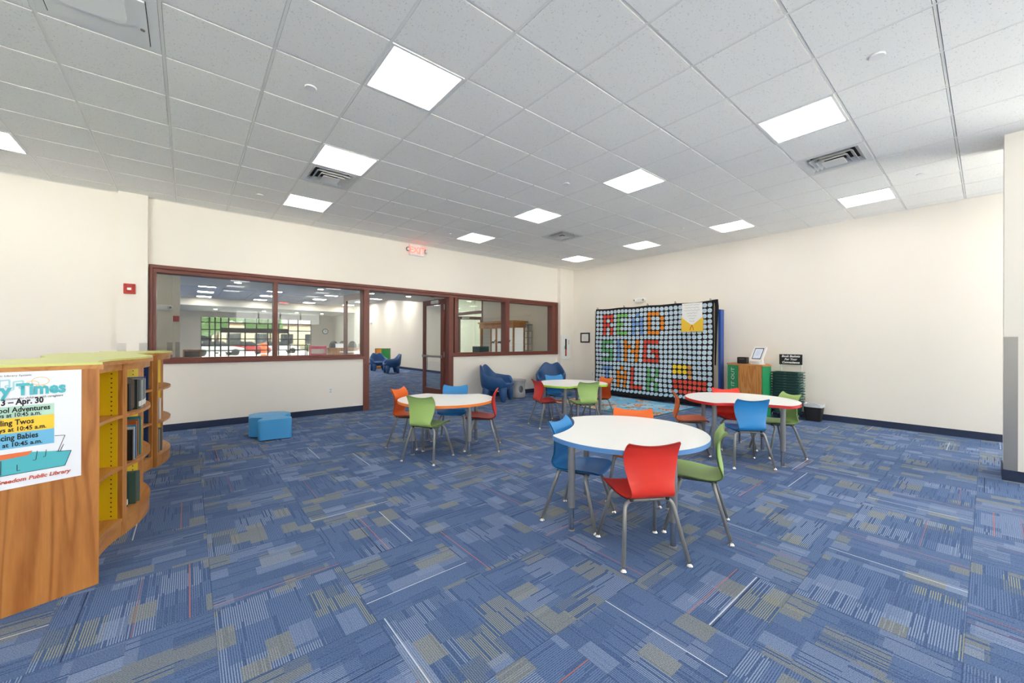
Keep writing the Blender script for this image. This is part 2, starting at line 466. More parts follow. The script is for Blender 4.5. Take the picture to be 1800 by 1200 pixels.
for k in range(7):
    y = LWY0 + (LWY1 - LWY0) * k / 7; y2 = LWY0 + (LWY1 - LWY0) * (k + 1) / 7
    part('pane', GLASS, lw, lambda b: b.box(XL - 0.083, XL - 0.077, y + 0.03, y2 - 0.03, LWZ0, LWZ1), off=lw.location)
# wall behind the viewer with a strip of high windows
wx0, wx1, wz0, wz1 = 1.67, 5.25, 2.22, 2.76
def backwall(b):
    b.box(XL, -8.6, YB - 0.2, YB, 0, H + 0.05); b.box(-2.6, wx0, YB - 0.2, YB, 0, H + 0.05); b.box(-8.6, -2.6, YB - 0.2, YB, 0, LWZ0); b.box(-8.6, -2.6, YB - 0.2, YB, LWZ1, H + 0.05); b.box(wx1, 6.95, YB - 0.2, YB, 0, H + 0.05); b.box(8.55, XW + 0.15, YB - 0.2, YB, 0, H + 0.05); b.box(6.95, 8.55, YB - 0.2, YB, 0, LWZ0); b.box(6.95, 8.55, YB - 0.2, YB, LWZ1, H + 0.05)
    b.box(wx0, wx1, YB - 0.2, YB, 0, wz0); b.box(wx0, wx1, YB - 0.2, YB, wz1, H + 0.05)
struct(part('wall_back', WALL, None, backwall), 'cream wall behind the viewer with high windows', 'wall')
hw = struct(thing('window_5', 'strip of high windows behind the viewer', 'window', (wx0, YB - 0.1, wz0)))
for k in range(5):
    x = wx0 + (wx1 - wx0) * k / 4
    part('mullion', BLACK, hw, lambda b: b.box(x - 0.025, x + 0.025, YB - 0.13, YB - 0.07, wz0, wz1), off=hw.location)
for k in range(4):
    xa = wx0 + (wx1 - wx0) * k / 4 + 0.025; xb = wx0 + (wx1 - wx0) * (k + 1) / 4 - 0.025
    part('pane', GLASS, hw, lambda b: b.box(xa, xb, YB - 0.103, YB - 0.097, wz0, wz1), off=hw.location)

bw_ = struct(thing('window_6', 'added daylight windows in the wall behind the viewer', 'window', (-8.6, YB - 0.1, LWZ0)))  # tall panes added beside the high strip as a daylight source
for k in range(5): part('mullion', BLACK, bw_, lambda b: b.box(-8.63 + 1.5 * k, -8.57 + 1.5 * k, YB - 0.14, YB - 0.06, LWZ0, LWZ1), off=bw_.location)
for k in range(4): part('pane', GLASS, bw_, lambda b: b.box(-8.57 + 1.5 * k, -7.13 + 1.5 * k, YB - 0.103, YB - 0.097, LWZ0, LWZ1), off=bw_.location)

part('pane', GLASS, bw_, lambda b: b.box(6.95, 8.55, YB - 0.103, YB - 0.097, LWZ0, LWZ1), off=bw_.location)  # one more added daylight pane, right of the strip

# partition wall pieces around the window band
ZT, ZS = 2.4955, 1.02          # frame outer top, sill outer bottom
XA, XD0, XD1, XE = -0.45, 2.672, 4.718, 8.17
def partition(b):
    b.box(XL, XA, YW, YW + WT, 0, H + 0.05)
    b.box(XA, XE, YW, YW + WT, ZT, H + 0.05)
    b.box(XE, XW + 0.15, YW, YW + WT, 0, H + 0.05)
    b.box(XA, XD0, YW, YW + WT, 0, ZS); b.box(XD1, XE, YW, YW + WT, 0, ZS)
struct(part('wall_front', WALL, None, partition), 'cream partition wall with window band and double doors', 'wall')
struct(part('wall_pilaster_left', WALL, None, lambda b: b.box(-0.765, -0.458, YW - 0.12, YW, 0, H)), 'narrow cream pilaster with red alarm left of the windows', 'pilaster')
struct(part('wall_pilaster_corner', WALL, None, lambda b: b.box(8.175, XW, 7.75, YW, 0, H)), 'cream corner pilaster beside the last window', 'pilaster')
# baseboards
def bb(name, *bx):
    return struct(part(name, BASEB, None, lambda b: b.box(*bx, 0, 0.105)))
bb('baseboard_front', XA, XD0 - 0.001, YW - 0.012, YW)
bb('baseboard_front_right', XD1 + 0.001, 8.175, YW - 0.012, YW)
bb('baseboard_front_left', XL, -0.765, YW - 0.012, YW)
bb('baseboard_pilaster', -0.777, -0.446, YW - 0.132, YW - 0.12)
bb('baseboard_corner', 8.163, XW - 0.013, 7.738, 7.75)
bb('baseboard_right', XW - 0.012, XW, YB, 7.738)
bb('baseboard_pillar', XB - 0.012, XB, YE - 0.472, YE + 0.012)
bb('baseboard_pillar_return', XB, XB + 0.472, YE, YE + 0.012)

# steel corner guards
def guard(label, x, y, sx, sy, z0=0.105, h=1.22, w=0.088, fm=None):
    t = thing('corner_guard', label, 'corner guard', (x, y, z0))
    t['group'] = 'steel corner guards'
    part('flange', STEEL, t, lambda b: b.box(min(0, sx * w), max(0, sx * w), -sy * 0.002 if sy > 0 else 0, 0 if sy > 0 else 0.002, 0, h))
    part('flange', STEEL, t, lambda b: b.box(0 if sx < 0 else -0.002, 0.002 if sx < 0 else 0, min(0, sy * w), max(0, sy * w), 0, h))
    return t
guard('tall steel corner guard on the pillar at the right edge', XB - 0.001, YE + 0.001, 1, -1, 0.105, 1.33)
guard('steel corner guard on the left edge of the pilaster below the alarm', -0.766, YW - 0.121, 1, 1, h=1.23)
guard('steel corner guard on the right edge of the pilaster below the alarm', -0.457, YW - 0.121, -1, 1, h=1.23)

# --- window band: red-brown frames
Y0F = YW - 0.025
def frame_piece(parent, x0, x1, z0, z1, y0=None, y1=None, nm='frame_rail'):
    part(nm, FRAME, parent, lambda b: b.box(x0, x1, Y0F if y0 is None else y0, YW + WT + 0.02 if y1 is None else y1, z0, z1, 0.006), off=parent.location)
ZH, ZL = 2.385, 1.112
head = struct(thing('trim_1', 'red-brown head casing running above windows and doors', 'trim', (XA, YW, ZT)))
part('casing', FRAME, head, lambda b: b.box(XA, XE, Y0F - 0.012, YW + WT + 0.03, ZT - 0.055, ZT, 0.006), off=head.location)
part('inner_rail', FRAME, head, lambda b: b.box(XA + 0.04, XE - 0.04, Y0F + 0.012, YW + WT + 0.02, ZH, ZT - 0.054, 0.004), off=head.location)
def window(n, label, xs, x_l, x_r):
    w = struct(thing('window_%d' % n, label, 'window', (x_l, YW, ZS)))
    part('sill', FRAME, w, lambda b: b.box(x_l, x_r, Y0F - 0.012, YW + WT + 0.03, ZS, ZS + 0.055, 0.006), off=w.location)
    part('bottom_rail', FRAME, w, lambda b: b.box(x_l + 0.02, x_r - 0.02, Y0F + 0.012, YW + WT + 0.02, ZS + 0.054, ZL, 0.004), off=w.location)
    for xa, xb in xs:
        part('mullion', FRAME, w, lambda b: b.box(xa, xb, Y0F + 0.01, YW + WT + 0.02, ZL - 0.004, ZH + 0.004, 0.004), off=w.location)
    for (a0, a1), (b0, b1) in zip(xs, xs[1:]):
        part('pane', GLASS, w, lambda b: b.box(a1 - 0.005, b0 + 0.005, YW + 0.075, YW + 0.083, ZL - 0.01, ZH + 0.01), off=w.location)
    return w
w1 = window(1, 'left interior window with two panes into the library', [(-0.41, -0.37), (1.142, 1.20), (2.664, 2.70)], XA, 2.70)
part('jamb_casing', FRAME, w1, lambda b: b.box(XA, -0.405, Y0F - 0.012, YW + WT + 0.03, ZS + 0.05, ZT - 0.05, 0.006), off=w1.location)
w2 = window(2, 'right interior window with two panes beside the doors', [(4.76, 4.83), (6.263, 6.395), (7.953, 8.10)], 4.66, XE)
part('jamb_casing', FRAME, w2, lambda b: b.box(8.095, XE, Y0F - 0.012, YW + WT + 0.03, ZS + 0.05, ZT - 0.05, 0.006), off=w2.location)
# door frame posts to the floor
df = struct(thing('trim_2', 'red-brown double door frame posts', 'trim', (2.67, YW, 0)))
part('post', FRAME, df, lambda b: b.box(2.672, 2.784, Y0F - 0.01, YW + WT + 0.03, 0, ZH, 0.006), off=df.location)
part('post', FRAME, df, lambda b: b.box(4.60, 4.72, Y0F - 0.01, YW + WT + 0.03, 0, ZH, 0.006), off=df.location)

# --- glazed double doors, both standing open into the library
def door_leaf(n, label, hx, ang, hand):
    """hinge at (hx, YW+WT); leaf extends along local +x, rotated by ang"""
    d = struct(thing('door_%d' % n, label, 'door', (hx, YW + WT + 0.02, 0.012), ang))
    W, HH, st, th = 0.90, 2.355, 0.105, 0.022
    s = hand
    for nm, bx in (('hinge_stile', (0, st, -th, th, 0, HH)), ('lock_stile', (W - st, W, -th, th, 0, HH)), ('top_rail', (st, W - st, -th, th, HH - 0.125, HH)), ('bottom_rail', (st, W - st, -th, th, 0, 0.24))):
        part(nm, FRAME, d, lambda b: b.box(*bx, 0.003))
    part('pane', GLASS, d, lambda b: b.box(st - 0.005, W - st + 0.005, -0.004, 0.004, 0.235, HH - 0.12))
    pb = part('push_bar', STEEL, d, lambda b: (b.box(0.03, W - 0.03, s * 0.05 - 0.014, s * 0.05 + 0.014, 0.98, 1.03, 0.006), b.box(0.03, 0.09, min(s * 0.02, s * 0.05), max(s * 0.02, s * 0.05), 0.97, 1.04), b.box(W - 0.09, W - 0.03, min(s * 0.02, s * 0.05), max(s * 0.02, s * 0.05), 0.97, 1.04)))
    part('pull_handle', STEEL, d, lambda b: b.tube(fillet_path([(W - 0.05, -s * 0.02, 1.0), (W - 0.05, -s * 0.075, 1.0), (W - 0.05, -s * 0.075, 0.66), (W - 0.05, -s * 0.02, 0.66)], 0.03), 0.011), True)
    cl = part('door_closer', mat('closer_silver', rgb(196, 200, 200), 0.35, 0.6), d, lambda b: b.box(0.16, 0.44, s * 0.02 if s > 0 else -0.085, 0.085 if s > 0 else -0.02, HH - 0.11, HH - 0.03, 0.01))
    part('closer_arm', STEEL, cl, lambda b: b.tube([(0.3, s * 0.05, HH - 0.03), (0.3, s * 0.05, HH + 0.01), (0.05, s * 0.25, HH + 0.015), (-0.02, s * 0.42, HH + 0.02)], 0.008))
    for z in (0.2, 1.0, HH - 0.25):
        part('hinge', STEEL, d, lambda b: (b.lathe([(0.011, z), (0.011, z + 0.12)], 10, (-0.012, 0.0)), b.box(-0.03, 0.03, -0.024, -0.018, z, z + 0.12)))
    return d
door_leaf(1, 'left glazed red-brown door standing open beyond the window', 2.80, R(101), -1)
door_leaf(2, 'right glazed red-brown door standing open with push bar', 4.585, R(94), 1)

# ================================================================== CEILING FIXTURES
LAMP = mat('lit_diffuser', (1.0, 0.965, 0.90, 1), 0.5, emit=LIGHT_STRENGTH)
NAMES = {(2, -2): 'large square ceiling light nearest the viewer, upper left of centre', (2, 1): 'square ceiling light just before the left ceiling vent', (2, 4): 'square ceiling light behind the left ceiling vent',
         (7, -5): 'square ceiling light nearest the viewer, upper right', (7, -2): 'square ceiling light in the middle row, second from the viewer', (7, 1): 'square ceiling light in the middle row, third from the viewer', (7, 4): 'square ceiling light in the middle row near the exit sign',
         (12, -5): 'rightmost square ceiling light close to the right wall', (12, -2): 'square ceiling light along the right wall, second from the right', (12, 1): 'square ceiling light along the right wall, third from the right', (12, 4): 'square ceiling light nearest the far corner',
         (-3, 4): 'square ceiling light cut by the left picture edge'}
lightproto = None
for (i, j) in sorted(LIGHTS, key=lambda q: q not in NAMES):
    x, y = GX0 + (i + 0.5) * AX, GY0 + (j + 0.5) * T
    lab = NAMES.get((i, j), 'square ceiling light outside the picture')
    if lightproto is None:
        lightproto = L = thing('ceiling_light', lab, 'ceiling light', (x, y, H), group='square ceiling lights')
        a, c = AX / 2 - gap, T / 2 - gap
        def fr(b):
            for q in ((-a, a, -c, -c + 0.02), (-a, a, c - 0.02, c), (-a, -a + 0.02, -c + 0.02, c - 0.02), (a - 0.02, a, -c + 0.02, c - 0.02)): b.box(*q, -0.004, 0.03)
        part('frame', WPLAST, L, fr)
        part('diffuser', LAMP, L, lambda b: b.box(-a + 0.02, a - 0.02, -c + 0.02, c - 0.02, 0.0, 0.008))
    else:
        dup(lightproto, (x, y, H), 0, lab)
VMET = mat('vent_white', rgb(222, 222, 220), 0.4)
VDK = mat('vent_duct', rgb(40, 40, 42), 0.7)
vl = ['louvred square ceiling vent between two lights on the left', 'louvred square ceiling vent upper right', 'small louvred ceiling vent far in the middle', 'louvred square ceiling vent outside the picture']
vp = None
for (i, j), lab in zip(VENTS, vl):
    x, y = GX0 + (i + 0.5) * AX, GY0 + (j + 0.5) * T
    if vp: dup(vp, (x, y, H), 0, lab); continue
    vp = V = thing('ceiling_vent', lab, 'vent', (x, y, H), group='louvred ceiling vents')
    a, c = AX / 2 - gap, T / 2 - gap
    part('duct_throat', VDK, V, lambda b: b.box(-0.28, 0.28, -0.28, 0.28, 0.045, 0.05))
    def ring(b, r0, r1, z0, z1, t=0.004):
        for k in range(4):
            q0, q1 = R(45 + 90 * k), R(135 + 90 * k); s2 = math.sqrt(2)
            p = [(r * s2 * math.cos(q), r * s2 * math.sin(q), z) for r, z, q in ((r0, z0, q0), (r0, z0, q1), (r1, z1, q1), (r1, z1, q0))]
            b.quad(*p); b.quad(*[(px, py, pz + t) for px, py, pz in p])
            for m_ in range(4):
                n_ = (m_ + 1) % 4; b.quad(p[m_], p[n_], (p[n_][0], p[n_][1], p[n_][2] + t), (p[m_][0], p[m_][1], p[m_][2] + t))
    part('frame', VMET, V, lambda b: ring(b, a, 0.245, 0.0, 0.004))
    for k, (r0, r1) in enumerate(((0.245, 0.20), (0.195, 0.15), (0.145, 0.10))):
        part('louvre', VMET, V, lambda b: ring(b, r0, r1, 0.0 - 0.012 * k, 0.04 - 0.006 * k))
    part('centre_plate', VMET, V, lambda b: b.prism([(-0.1, -0.1), (0.1, -0.1), (0.1, 0.1), (-0.1, 0.1)], -0.028, -0.022))
# access panel with a rounded hatch, upper left
px0, px1, py0, py1 = GX0 - AX + gap, GX0 - gap, GY0 - T + gap, GY0 - gap
AP = thing('ceiling_access_panel', 'white access panel with rounded hatch in the upper left ceiling', 'access panel', ((px0 + px1) / 2, (py0 + py1) / 2, H))
hx, hy = (px1 - px0) / 2, (py1 - py0) / 2
part('frame', WPLAST, AP, lambda b: b.box(-hx, hx, -hy, hy, 0, 0.015))
part('hatch', WPLAST, AP, lambda b: b.box(-hx + 0.06, hx - 0.06, -hy + 0.06, hy - 0.05, -0.006, 0.001, 0.002))
def rrect(w, h, r, n=6):
    out = []
    for cx, cy, a0 in ((w - r, h - r, 0), (-w + r, h - r, 90), (-w + r, -h + r, 180), (w - r, -h + r, 270)):
        out += [(cx + r * math.cos(R(a0 + 90 * k / n)), cy + r * math.sin(R(a0 + 90 * k / n))) for k in range(n + 1)]
    return out
part('speaker_cover', mat('bright_white_plastic', rgb(250, 250, 248), 0.3), AP, lambda b: b.prism([(x - 0.02, y - 0.1) for x, y in rrect(0.16, 0.17, 0.07)], -0.02, -0.005))
part('slot', BLACK, AP, lambda b: (b.box(hx - 0.058, hx - 0.054, -hy + 0.05, hy - 0.05, -0.001, 0.004), b.box(-hx + 0.054, -hx + 0.058, -hy + 0.05, hy - 0.05, -0.001, 0.004)))
part('latch', STEEL, AP, lambda b: b.lathe([(0.012, -0.012), (0.012, -0.005)], 12, (hx - 0.085, 0.06)), True, angle=40)
for k, (x, y) in enumerate(((0.775, 3.575), (3.88, 0.52), (0.781, 6.659), (7.018, 0.535), (3.914, 6.69), (3.864, 3.57), (6.994, 3.593), (6.983, 6.68))):
    if k == 0:
        SPK = part('sprinkler_cover', WPLAST, None, lambda b: b.lathe([(0.042, -0.006), (0.046, 0.0), (0.046, 0.004)], 24), True, angle=40)
        tag(SPK, 'small round white sprinkler cover on a ceiling tile', 'sprinkler', 'concealed sprinkler covers'); SPK.location = (x, y, H - 0.003)
    else:
        o = SPK.copy(); COL.objects.link(o); o.location = (x, y, H - 0.003)

# exit sign on the partition
EXR = mat('exit_red_glow', (1.0, 0.10, 0.07, 1), 0.5, emit=2.6)
ex = thing('exit_sign', 'lit red EXIT sign with twin emergency lamps high on the wall', 'exit sign', (3.79, YW, 3.21))
part('housing', WPLAST, ex, lambda b: b.box(-0.165, 0.165, -0.075, -0.002, 0, 0.235, 0.012))
part('mount', WPLAST, ex, lambda b: b.box(-0.05, 0.05, -0.03, 0.0, 0.23, 0.252))
text('EXIT', 0.19, EXR, ex, (0.0, -0.076, 0.05), (1, 0, 0), (0, 0, 1), 'CENTER', bold=0.006, wide=0.95)
for s in (-1, 1):
    h = part('lamp_head', GREYM, ex, lambda b: b.ball((s * 0.205, -0.05, 0.12), (0.042, 0.035, 0.05)), True)
    part('lens', WHITE, h, lambda b: b.ball((s * 0.21, -0.075, 0.115), (0.028, 0.016, 0.034)), True)

def emergency_light(label, loc, rz, cat='emergency light'):
    t = thing('emergency_light', label, cat, loc, rz)
    part('body', WPLAST, t, lambda b: b.prism([(-0.13, 0.0), (0.13, 0.0), (0.16, 0.05), (0.13, 0.11), (-0.13, 0.11), (-0.16, 0.05)], 0.0, 0.06, Matrix.Rotation(R(90), 4, 'X') , bev=0.015))
    for s in (-1, 1):
        h = part('lamp_head', WPLAST, t, lambda b: b.ball((s * 0.12, -0.06, 0.065), (0.05, 0.035, 0.045)), True)
        part('lens', GREYM, h, lambda b: b.ball((s * 0.125, -0.088, 0.06), (0.024, 0.012, 0.024)), True)
    return t
emergency_light('white twin-lamp emergency light above the quilt', (XW, 5.53, 2.36), R(-90))

# fire alarm on the pilaster
fa = thing('fire_alarm', 'red wall fire alarm strobe on the left pilaster', 'fire alarm', (-0.645, YW - 0.12, 2.03))
REDP = mat('alarm_red', rgb(192, 46, 38), 0.4)
part('backplate', REDP, fa, lambda b: b.box(-0.062, 0.062, -0.02, 0, 0, 0.145, 0.008))
part('horn', REDP, fa, lambda b: b.box(-0.036, 0.036, -0.05, -0.018, 0.03, 0.135, 0.012))
part('strobe_lens', WPLAST, fa, lambda b: b.box(-0.022, 0.022, -0.062, -0.048, 0.05, 0.085, 0.006))

def outlet(label, loc, rz, w=0.07, h=0.115):
    t = thing('wall_outlet', label, 'outlet', loc, rz)
    part('plate', WPLAST, t, lambda b: b.box(-w / 2, w / 2, -0.007, 0, 0, h, 0.002))
    for z in (0.03, 0.075): part('socket', mat('socket_grey', rgb(206, 206, 204), 0.5), t, lambda b: b.box(-0.016, 0.016, -0.009, -0.006, z - 0.014, z + 0.014))
outlet('white wall outlet below the left window', (2.069, YW, 0.385), 0)
outlet('white wall outlet to the left of the quilt', (XW, 7.03, 0.43), R(-90))
outlet('white wall outlet above the waste bin', (XW, 2.17, 0.40), R(-90), 0.085, 0.125)

# recessed fire extinguisher cabinet on the corner pilaster
fc = thing('extinguisher_cabinet', 'white fire extinguisher cabinet on the corner pilaster', 'cabinet', (8.385, 7.75, 0.87))
part('door', WPLAST, fc, lambda b: b.box(-0.19, 0.19, -0.03, 0, 0, 0.69, 0.008))
part('glass_slot', mat('dark_glass', rgb(46, 40, 40), 0.12), fc, lambda b: b.box(-0.045, 0.015, -0.034, -0.028, 0.10, 0.59))
part('extinguisher', REDP, fc, lambda b: b.box(-0.042, 0.012, -0.0355, -0.033, 0.12, 0.28))
part('handle', CHROME, fc, lambda b: b.box(-0.085, -0.065, -0.045, -0.028, 0.30, 0.39, 0.004))
text('FIRE', 0.07, REDP, fc, (0.075, -0.031, 0.56), (0, 0, -1), (1, 0, 0))

pf = thing('picture_frame', 'small black framed notice on the right wall near the corner', 'picture', (XW, 7.295, 1.355), R(-90))
def pfr(b):
    for q in ((-0.165, 0.165, 0, 0.035), (-0.165, 0.165, 0.245, 0.28), (-0.165, -0.13, 0.035, 0.245), (0.13, 0.165, 0.035, 0.245)): b.box(q[0], q[1], -0.022, 0, q[2], q[3], 0.003)
part('frame', BLACK, pf, pfr)
part('mat_board', PAPER, pf, lambda b: b.box(-0.13, 0.13, -0.01, -0.004, 0.035, 0.245))
part('print', mat('print_grey', rgb(205, 205, 205), 0.7), pf, lambda b: [b.box(-0.06, 0.06 - 0.03 * (k % 2), -0.0108, -0.0098, 0.09 + 0.022 * k, 0.095 + 0.022 * k) for k in range(5)])

# ================================================================== TABLES
def table_outline(Rr=0.61, half=37.0, depth=0.085, n=72):
    """disc with one concave bite centred on local +y"""
    pts = []
    a0 = 90 + half; a1 = 450 - half
    for k in range(n + 1):
        a = R(a0 + (a1 - a0) * k / n); pts.append(Vector((Rr * math.cos(a), Rr * math.sin(a))))
    cx = Rr * math.sin(R(half)); cyy = Rr * math.cos(R(half))
    rad = (cx * cx + depth * depth) / (2 * depth); cc = Vector((0, cyy - depth + rad)); hf = math.asin(cx / rad)
    for k in range(1, 17):
        a = hf - 2 * hf * k / 17; pts.append(Vector((cc.x + rad * math.sin(a), cc.y - rad * math.cos(a))))
    # round the two corners
    for _ in range(2):
        q = []
        m = len(pts)
        for i in range(m):
            p0, p, p1 = pts[i - 1], pts[i], pts[(i + 1) % m]
            ang = (p - p0).angle(p1 - p)
            if ang > R(14):
                e0 = p + (p0 - p) * min(0.6, 0.03 / max((p0 - p).length, 1e-5)); e1 = p + (p1 - p) * min(0.6, 0.03 / max((p1 - p).length, 1e-5))
                q += [e0, (e0 + e1 + 2 * p) / 4, e1]
            else: q.append(p)
        pts = q
    return [(p.x, p.y) for p in pts]
OUT = table_outline()
EDGE = {'blue': mat('edge_blue', rgb(86, 138, 196), 0.45), 'red': mat('edge_red', rgb(206, 40, 40), 0.45), 'orange': mat('edge_orange', rgb(240, 128, 38), 0.45), 'green': mat('edge_lime', rgb(164, 212, 52), 0.45)}
leg_mesh = {}
def make_table(col, label, x, y, zt, conc):
    t = thing('activity_table', label, 'table', (x, y, 0), R(conc - 90), 'round activity tables')
    m = len(OUT)
    def slabtop(b):
        for z, fl in ((zt - 0.03, True), (zt, False)):
            c = b.bm.verts.new((0, -0.05, z)); r = [b.bm.verts.new((px * 0.9955, py * 0.9955, z)) for px, py in OUT]
            for i in range(m): b.bm.faces.new((c, r[i], r[(i + 1) % m]))
            if fl: low = r
        for i in range(m): b.bm.faces.new((low[i], low[(i + 1) % m], r[(i + 1) % m], r[i]))
    part('tabletop', WHITE, t, slabtop)
    def band(b):
        lo = [b.bm.verts.new((px, py, zt - 0.031)) for px, py in OUT]; hi = [b.bm.verts.new((px, py, zt - 0.002)) for px, py in OUT]
        li = [b.bm.verts.new((px * 0.99, py * 0.99, zt - 0.031)) for px, py in OUT]; hi2 = [b.bm.verts.new((px * 0.9955, py * 0.9955, zt - 0.0003)) for px, py in OUT]
        for i in range(m):
            k = (i + 1) % m
            b.bm.faces.new((lo[i], lo[k], hi[k], hi[i])); b.bm.faces.new((hi[i], hi[k], hi2[k], hi2[i])); b.bm.faces.new((li[k], li[i], hi2[i], hi2[k])); b.bm.faces.new((lo[k], lo[i], li[i], li[k]))
    part('edge_band', EDGE[col], t, band, True, angle=40)
    for a in (45, 135, 225, 315):
        lx, ly = 0.485 * math.cos(R(a)), 0.485 * math.sin(R(a))
        lg = part('leg', GREYM, t, lambda b: b.lathe([(0.0245, 0.17), (0.0255, 0.175), (0.0255, zt - 0.03)], 20, (lx, ly)), True, angle=40)
        part('leg_insert', CHROME, lg, lambda b: b.lathe([(0.02, 0.012), (0.02, 0.175)], 18, (lx, ly)), True, angle=40)
        part('glide', GREYM, lg, lambda b: b.lathe([(0.024, 0.0), (0.024, 0.008), (0.018, 0.014)], 16, (lx, ly)), True, angle=40)
        ux, uy = -math.cos(R(a)), -math.sin(R(a))
        part('height_holes', BLACK, lg, lambda b: [b.ball((lx + ux * 0.0195, ly + uy * 0.0195, 0.035 + 0.022 * k), (0.005, 0.005, 0.006), 1) for k in range(6)])
        part('leg_plate', DARK, t, lambda b: b.box(lx - 0.06, lx + 0.06, ly - 0.06, ly + 0.06, zt - 0.034, zt - 0.0295))
    return t
make_table('blue', 'round white activity table with blue edge nearest the viewer', 2.625, 1.81, 0.685, 121)
make_table('red', 'round white activity table with red edge on the right', 5.17, 1.92, 0.69, 214)
make_table('orange', 'round white activity table with orange edge on the left', 2.58, 4.46, 0.635, 49)
make_table('green', 'round white activity table with lime edge at the back', 5.10, 4.57, 0.665, 255)

# ================================================================== CHAIRS
def chair_shell():
    # profile: (y, z, half width, edge lift, top-dip)
    rows = [(0.215, 0.392, 0.135), (0.207, 0.402, 0.172), (0.17, 0.412, 0.190), (0.08, 0.410, 0.193), (-0.02, 0.403, 0.186), (-0.09, 0.400, 0.170), (-0.135, 0.406, 0.152),
            (-0.162, 0.428, 0.141), (-0.168, 0.465, 0.142), (-0.160, 0.52, 0.153), (-0.150, 0.58, 0.167), (-0.148, 0.64, 0.176), (-0.156, 0.69, 0.178), (-0.168, 0.730, 0.174), (-0.178, 0.752, 0.166)]
    P = catmull([(a, b, c) for a, b, c in rows], 4)
    n = len(P); NC = 14
    mid = []
    for i, (y, z, w) in enumerate(P):
        t = i / (n - 1); row = []
        for k in range(NC + 1):
            s = -1 + 2 * k / NC
            yy, zz = y, z
            bk = max(0.0, min(1.0, (t - 0.52) / 0.1))          # back part
            st = max(0.0, min(1.0, (0.45 - t) / 0.2))          # seat part
            tp = max(0.0, (t - 0.82) / 0.18)                   # top lip
            yy += bk * (1 - tp) * 0.020 * s * s                # back wraps forward at the sides
            yy -= tp * 0.012 * abs(s) ** 3                     # horns flick back
            zz -= tp * 0.025 * (1 - s * s) ** 1.0              # top edge dips in the middle
            zz += st * 0.010 * (abs(s) ** 3) - st * 0.006 * (1 - s * s)
            row.append(Vector((w * s, yy, zz)))
        mid.append(row)
    nr = n
    th = 0.007
    nor = [[None] * (NC + 1) for _ in range(nr)]
    for i in range(nr):
        for k in range(NC + 1):
            du = mid[i][min(k + 1, NC)] - mid[i][max(k - 1, 0)]; dv = mid[min(i + 1, nr - 1)][k] - mid[max(i - 1, 0)][k]
            nor[i][k] = du.cross(dv).normalized()
    split = int(nr * 0.47)
    res = []
    for r0, r1 in ((0, split), (split, nr - 1)):
        bm = bmesh.new(); top = {}; bot = {}; vn = []
        for i in range(r0, r1 + 1):
            for k in range(NC + 1):
                top[i, k] = bm.verts.new(mid[i][k] + nor[i][k] * th); vn.append(nor[i][k])
        for i in range(r0, r1 + 1):
            for k in range(NC + 1):
                bot[i, k] = bm.verts.new(mid[i][k] - nor[i][k] * th); vn.append(-nor[i][k])
        sharp = []
        for i in range(r0, r1):
            for k in range(NC):
                bm.faces.new((top[i, k], top[i, k + 1], top[i + 1, k + 1], top[i + 1, k])); bm.faces.new((bot[i, k], bot[i + 1, k], bot[i + 1, k + 1], bot[i, k + 1]))
            for k in (0, NC):
                sharp.append(bm.faces.new((top[i, k], top[i + 1, k], bot[i + 1, k], bot[i, k])))
        for k in range(NC):
            for i in (r0, r1): sharp.append(bm.faces.new((top[i, k], top[i, k + 1], bot[i, k + 1], bot[i, k])))
        me = bpy.data.meshes.new('shell'); bm.to_mesh(me); bm.free(); me.shade_smooth()
        me.normals_split_custom_set_from_vertices([tuple(v) for v in vn])
        res.append(me)
    return res
SEAT_ME, BACK_ME = chair_shell()
shells = {}
for c in CH:
    a, b = SEAT_ME.copy(), BACK_ME.copy(); a.materials.append(CH[c]); b.materials.append(CH[c]); shells[c] = (a, b)
def chair_leg(sx, sy):
    fx, fy = sx * 0.213, sy * 0.213
    tx, ty = sx * 0.150, (0.105 if sy > 0 else -0.105)
    zt = 0.378
    path = fillet_path([(0, ty, zt), (tx + sx * 0.004, ty, zt), (fx, fy, 0.014)], 0.055, 6)
    return path
FR = None
chair_first = {}
def make_chair(col, label, x, y, head):
    global FR
    t = thing('school_chair', label, 'chair', (x, y, 0), R(head - 90), 'plastic school chairs')
    for nm, me in zip(('seat', 'backrest'), shells[col]):
        o = bpy.data.objects.new(nm, me); COL.objects.link(o); o.parent = t
    if FR is None:
        FR = []
        for sx in (-1, 1):
            for sy in (-1, 1):
                lg = part('leg', SILVER, t, lambda b: b.tube(chair_leg(sx, sy), 0.0128, 10), True)
                gl = part('glide', CHROME, lg, lambda b: b.lathe([(0.019, 0.0), (0.021, 0.004), (0.017, 0.011), (0.011, 0.02), (0.011, 0.03)], 14, (sx * 0.213, sy * 0.213)), True, angle=50)
                FR.append((lg, gl))
        pl = part('seat_support', DARK, t, lambda b: (b.box(-0.10, 0.10, -0.115, 0.115, 0.384, 0.394, 0.003), b.box(-0.13, -0.11, -0.13, 0.13, 0.376, 0.396, 0.003), b.box(0.11, 0.13, -0.13, 0.13, 0.376, 0.396, 0.003)))
        FR.append((pl, None))
    else:
        for a, g in FR:
            o = a.copy(); COL.objects.link(o); o.parent = t
            if g: q = g.copy(); COL.objects.link(q); q.parent = o
    return t
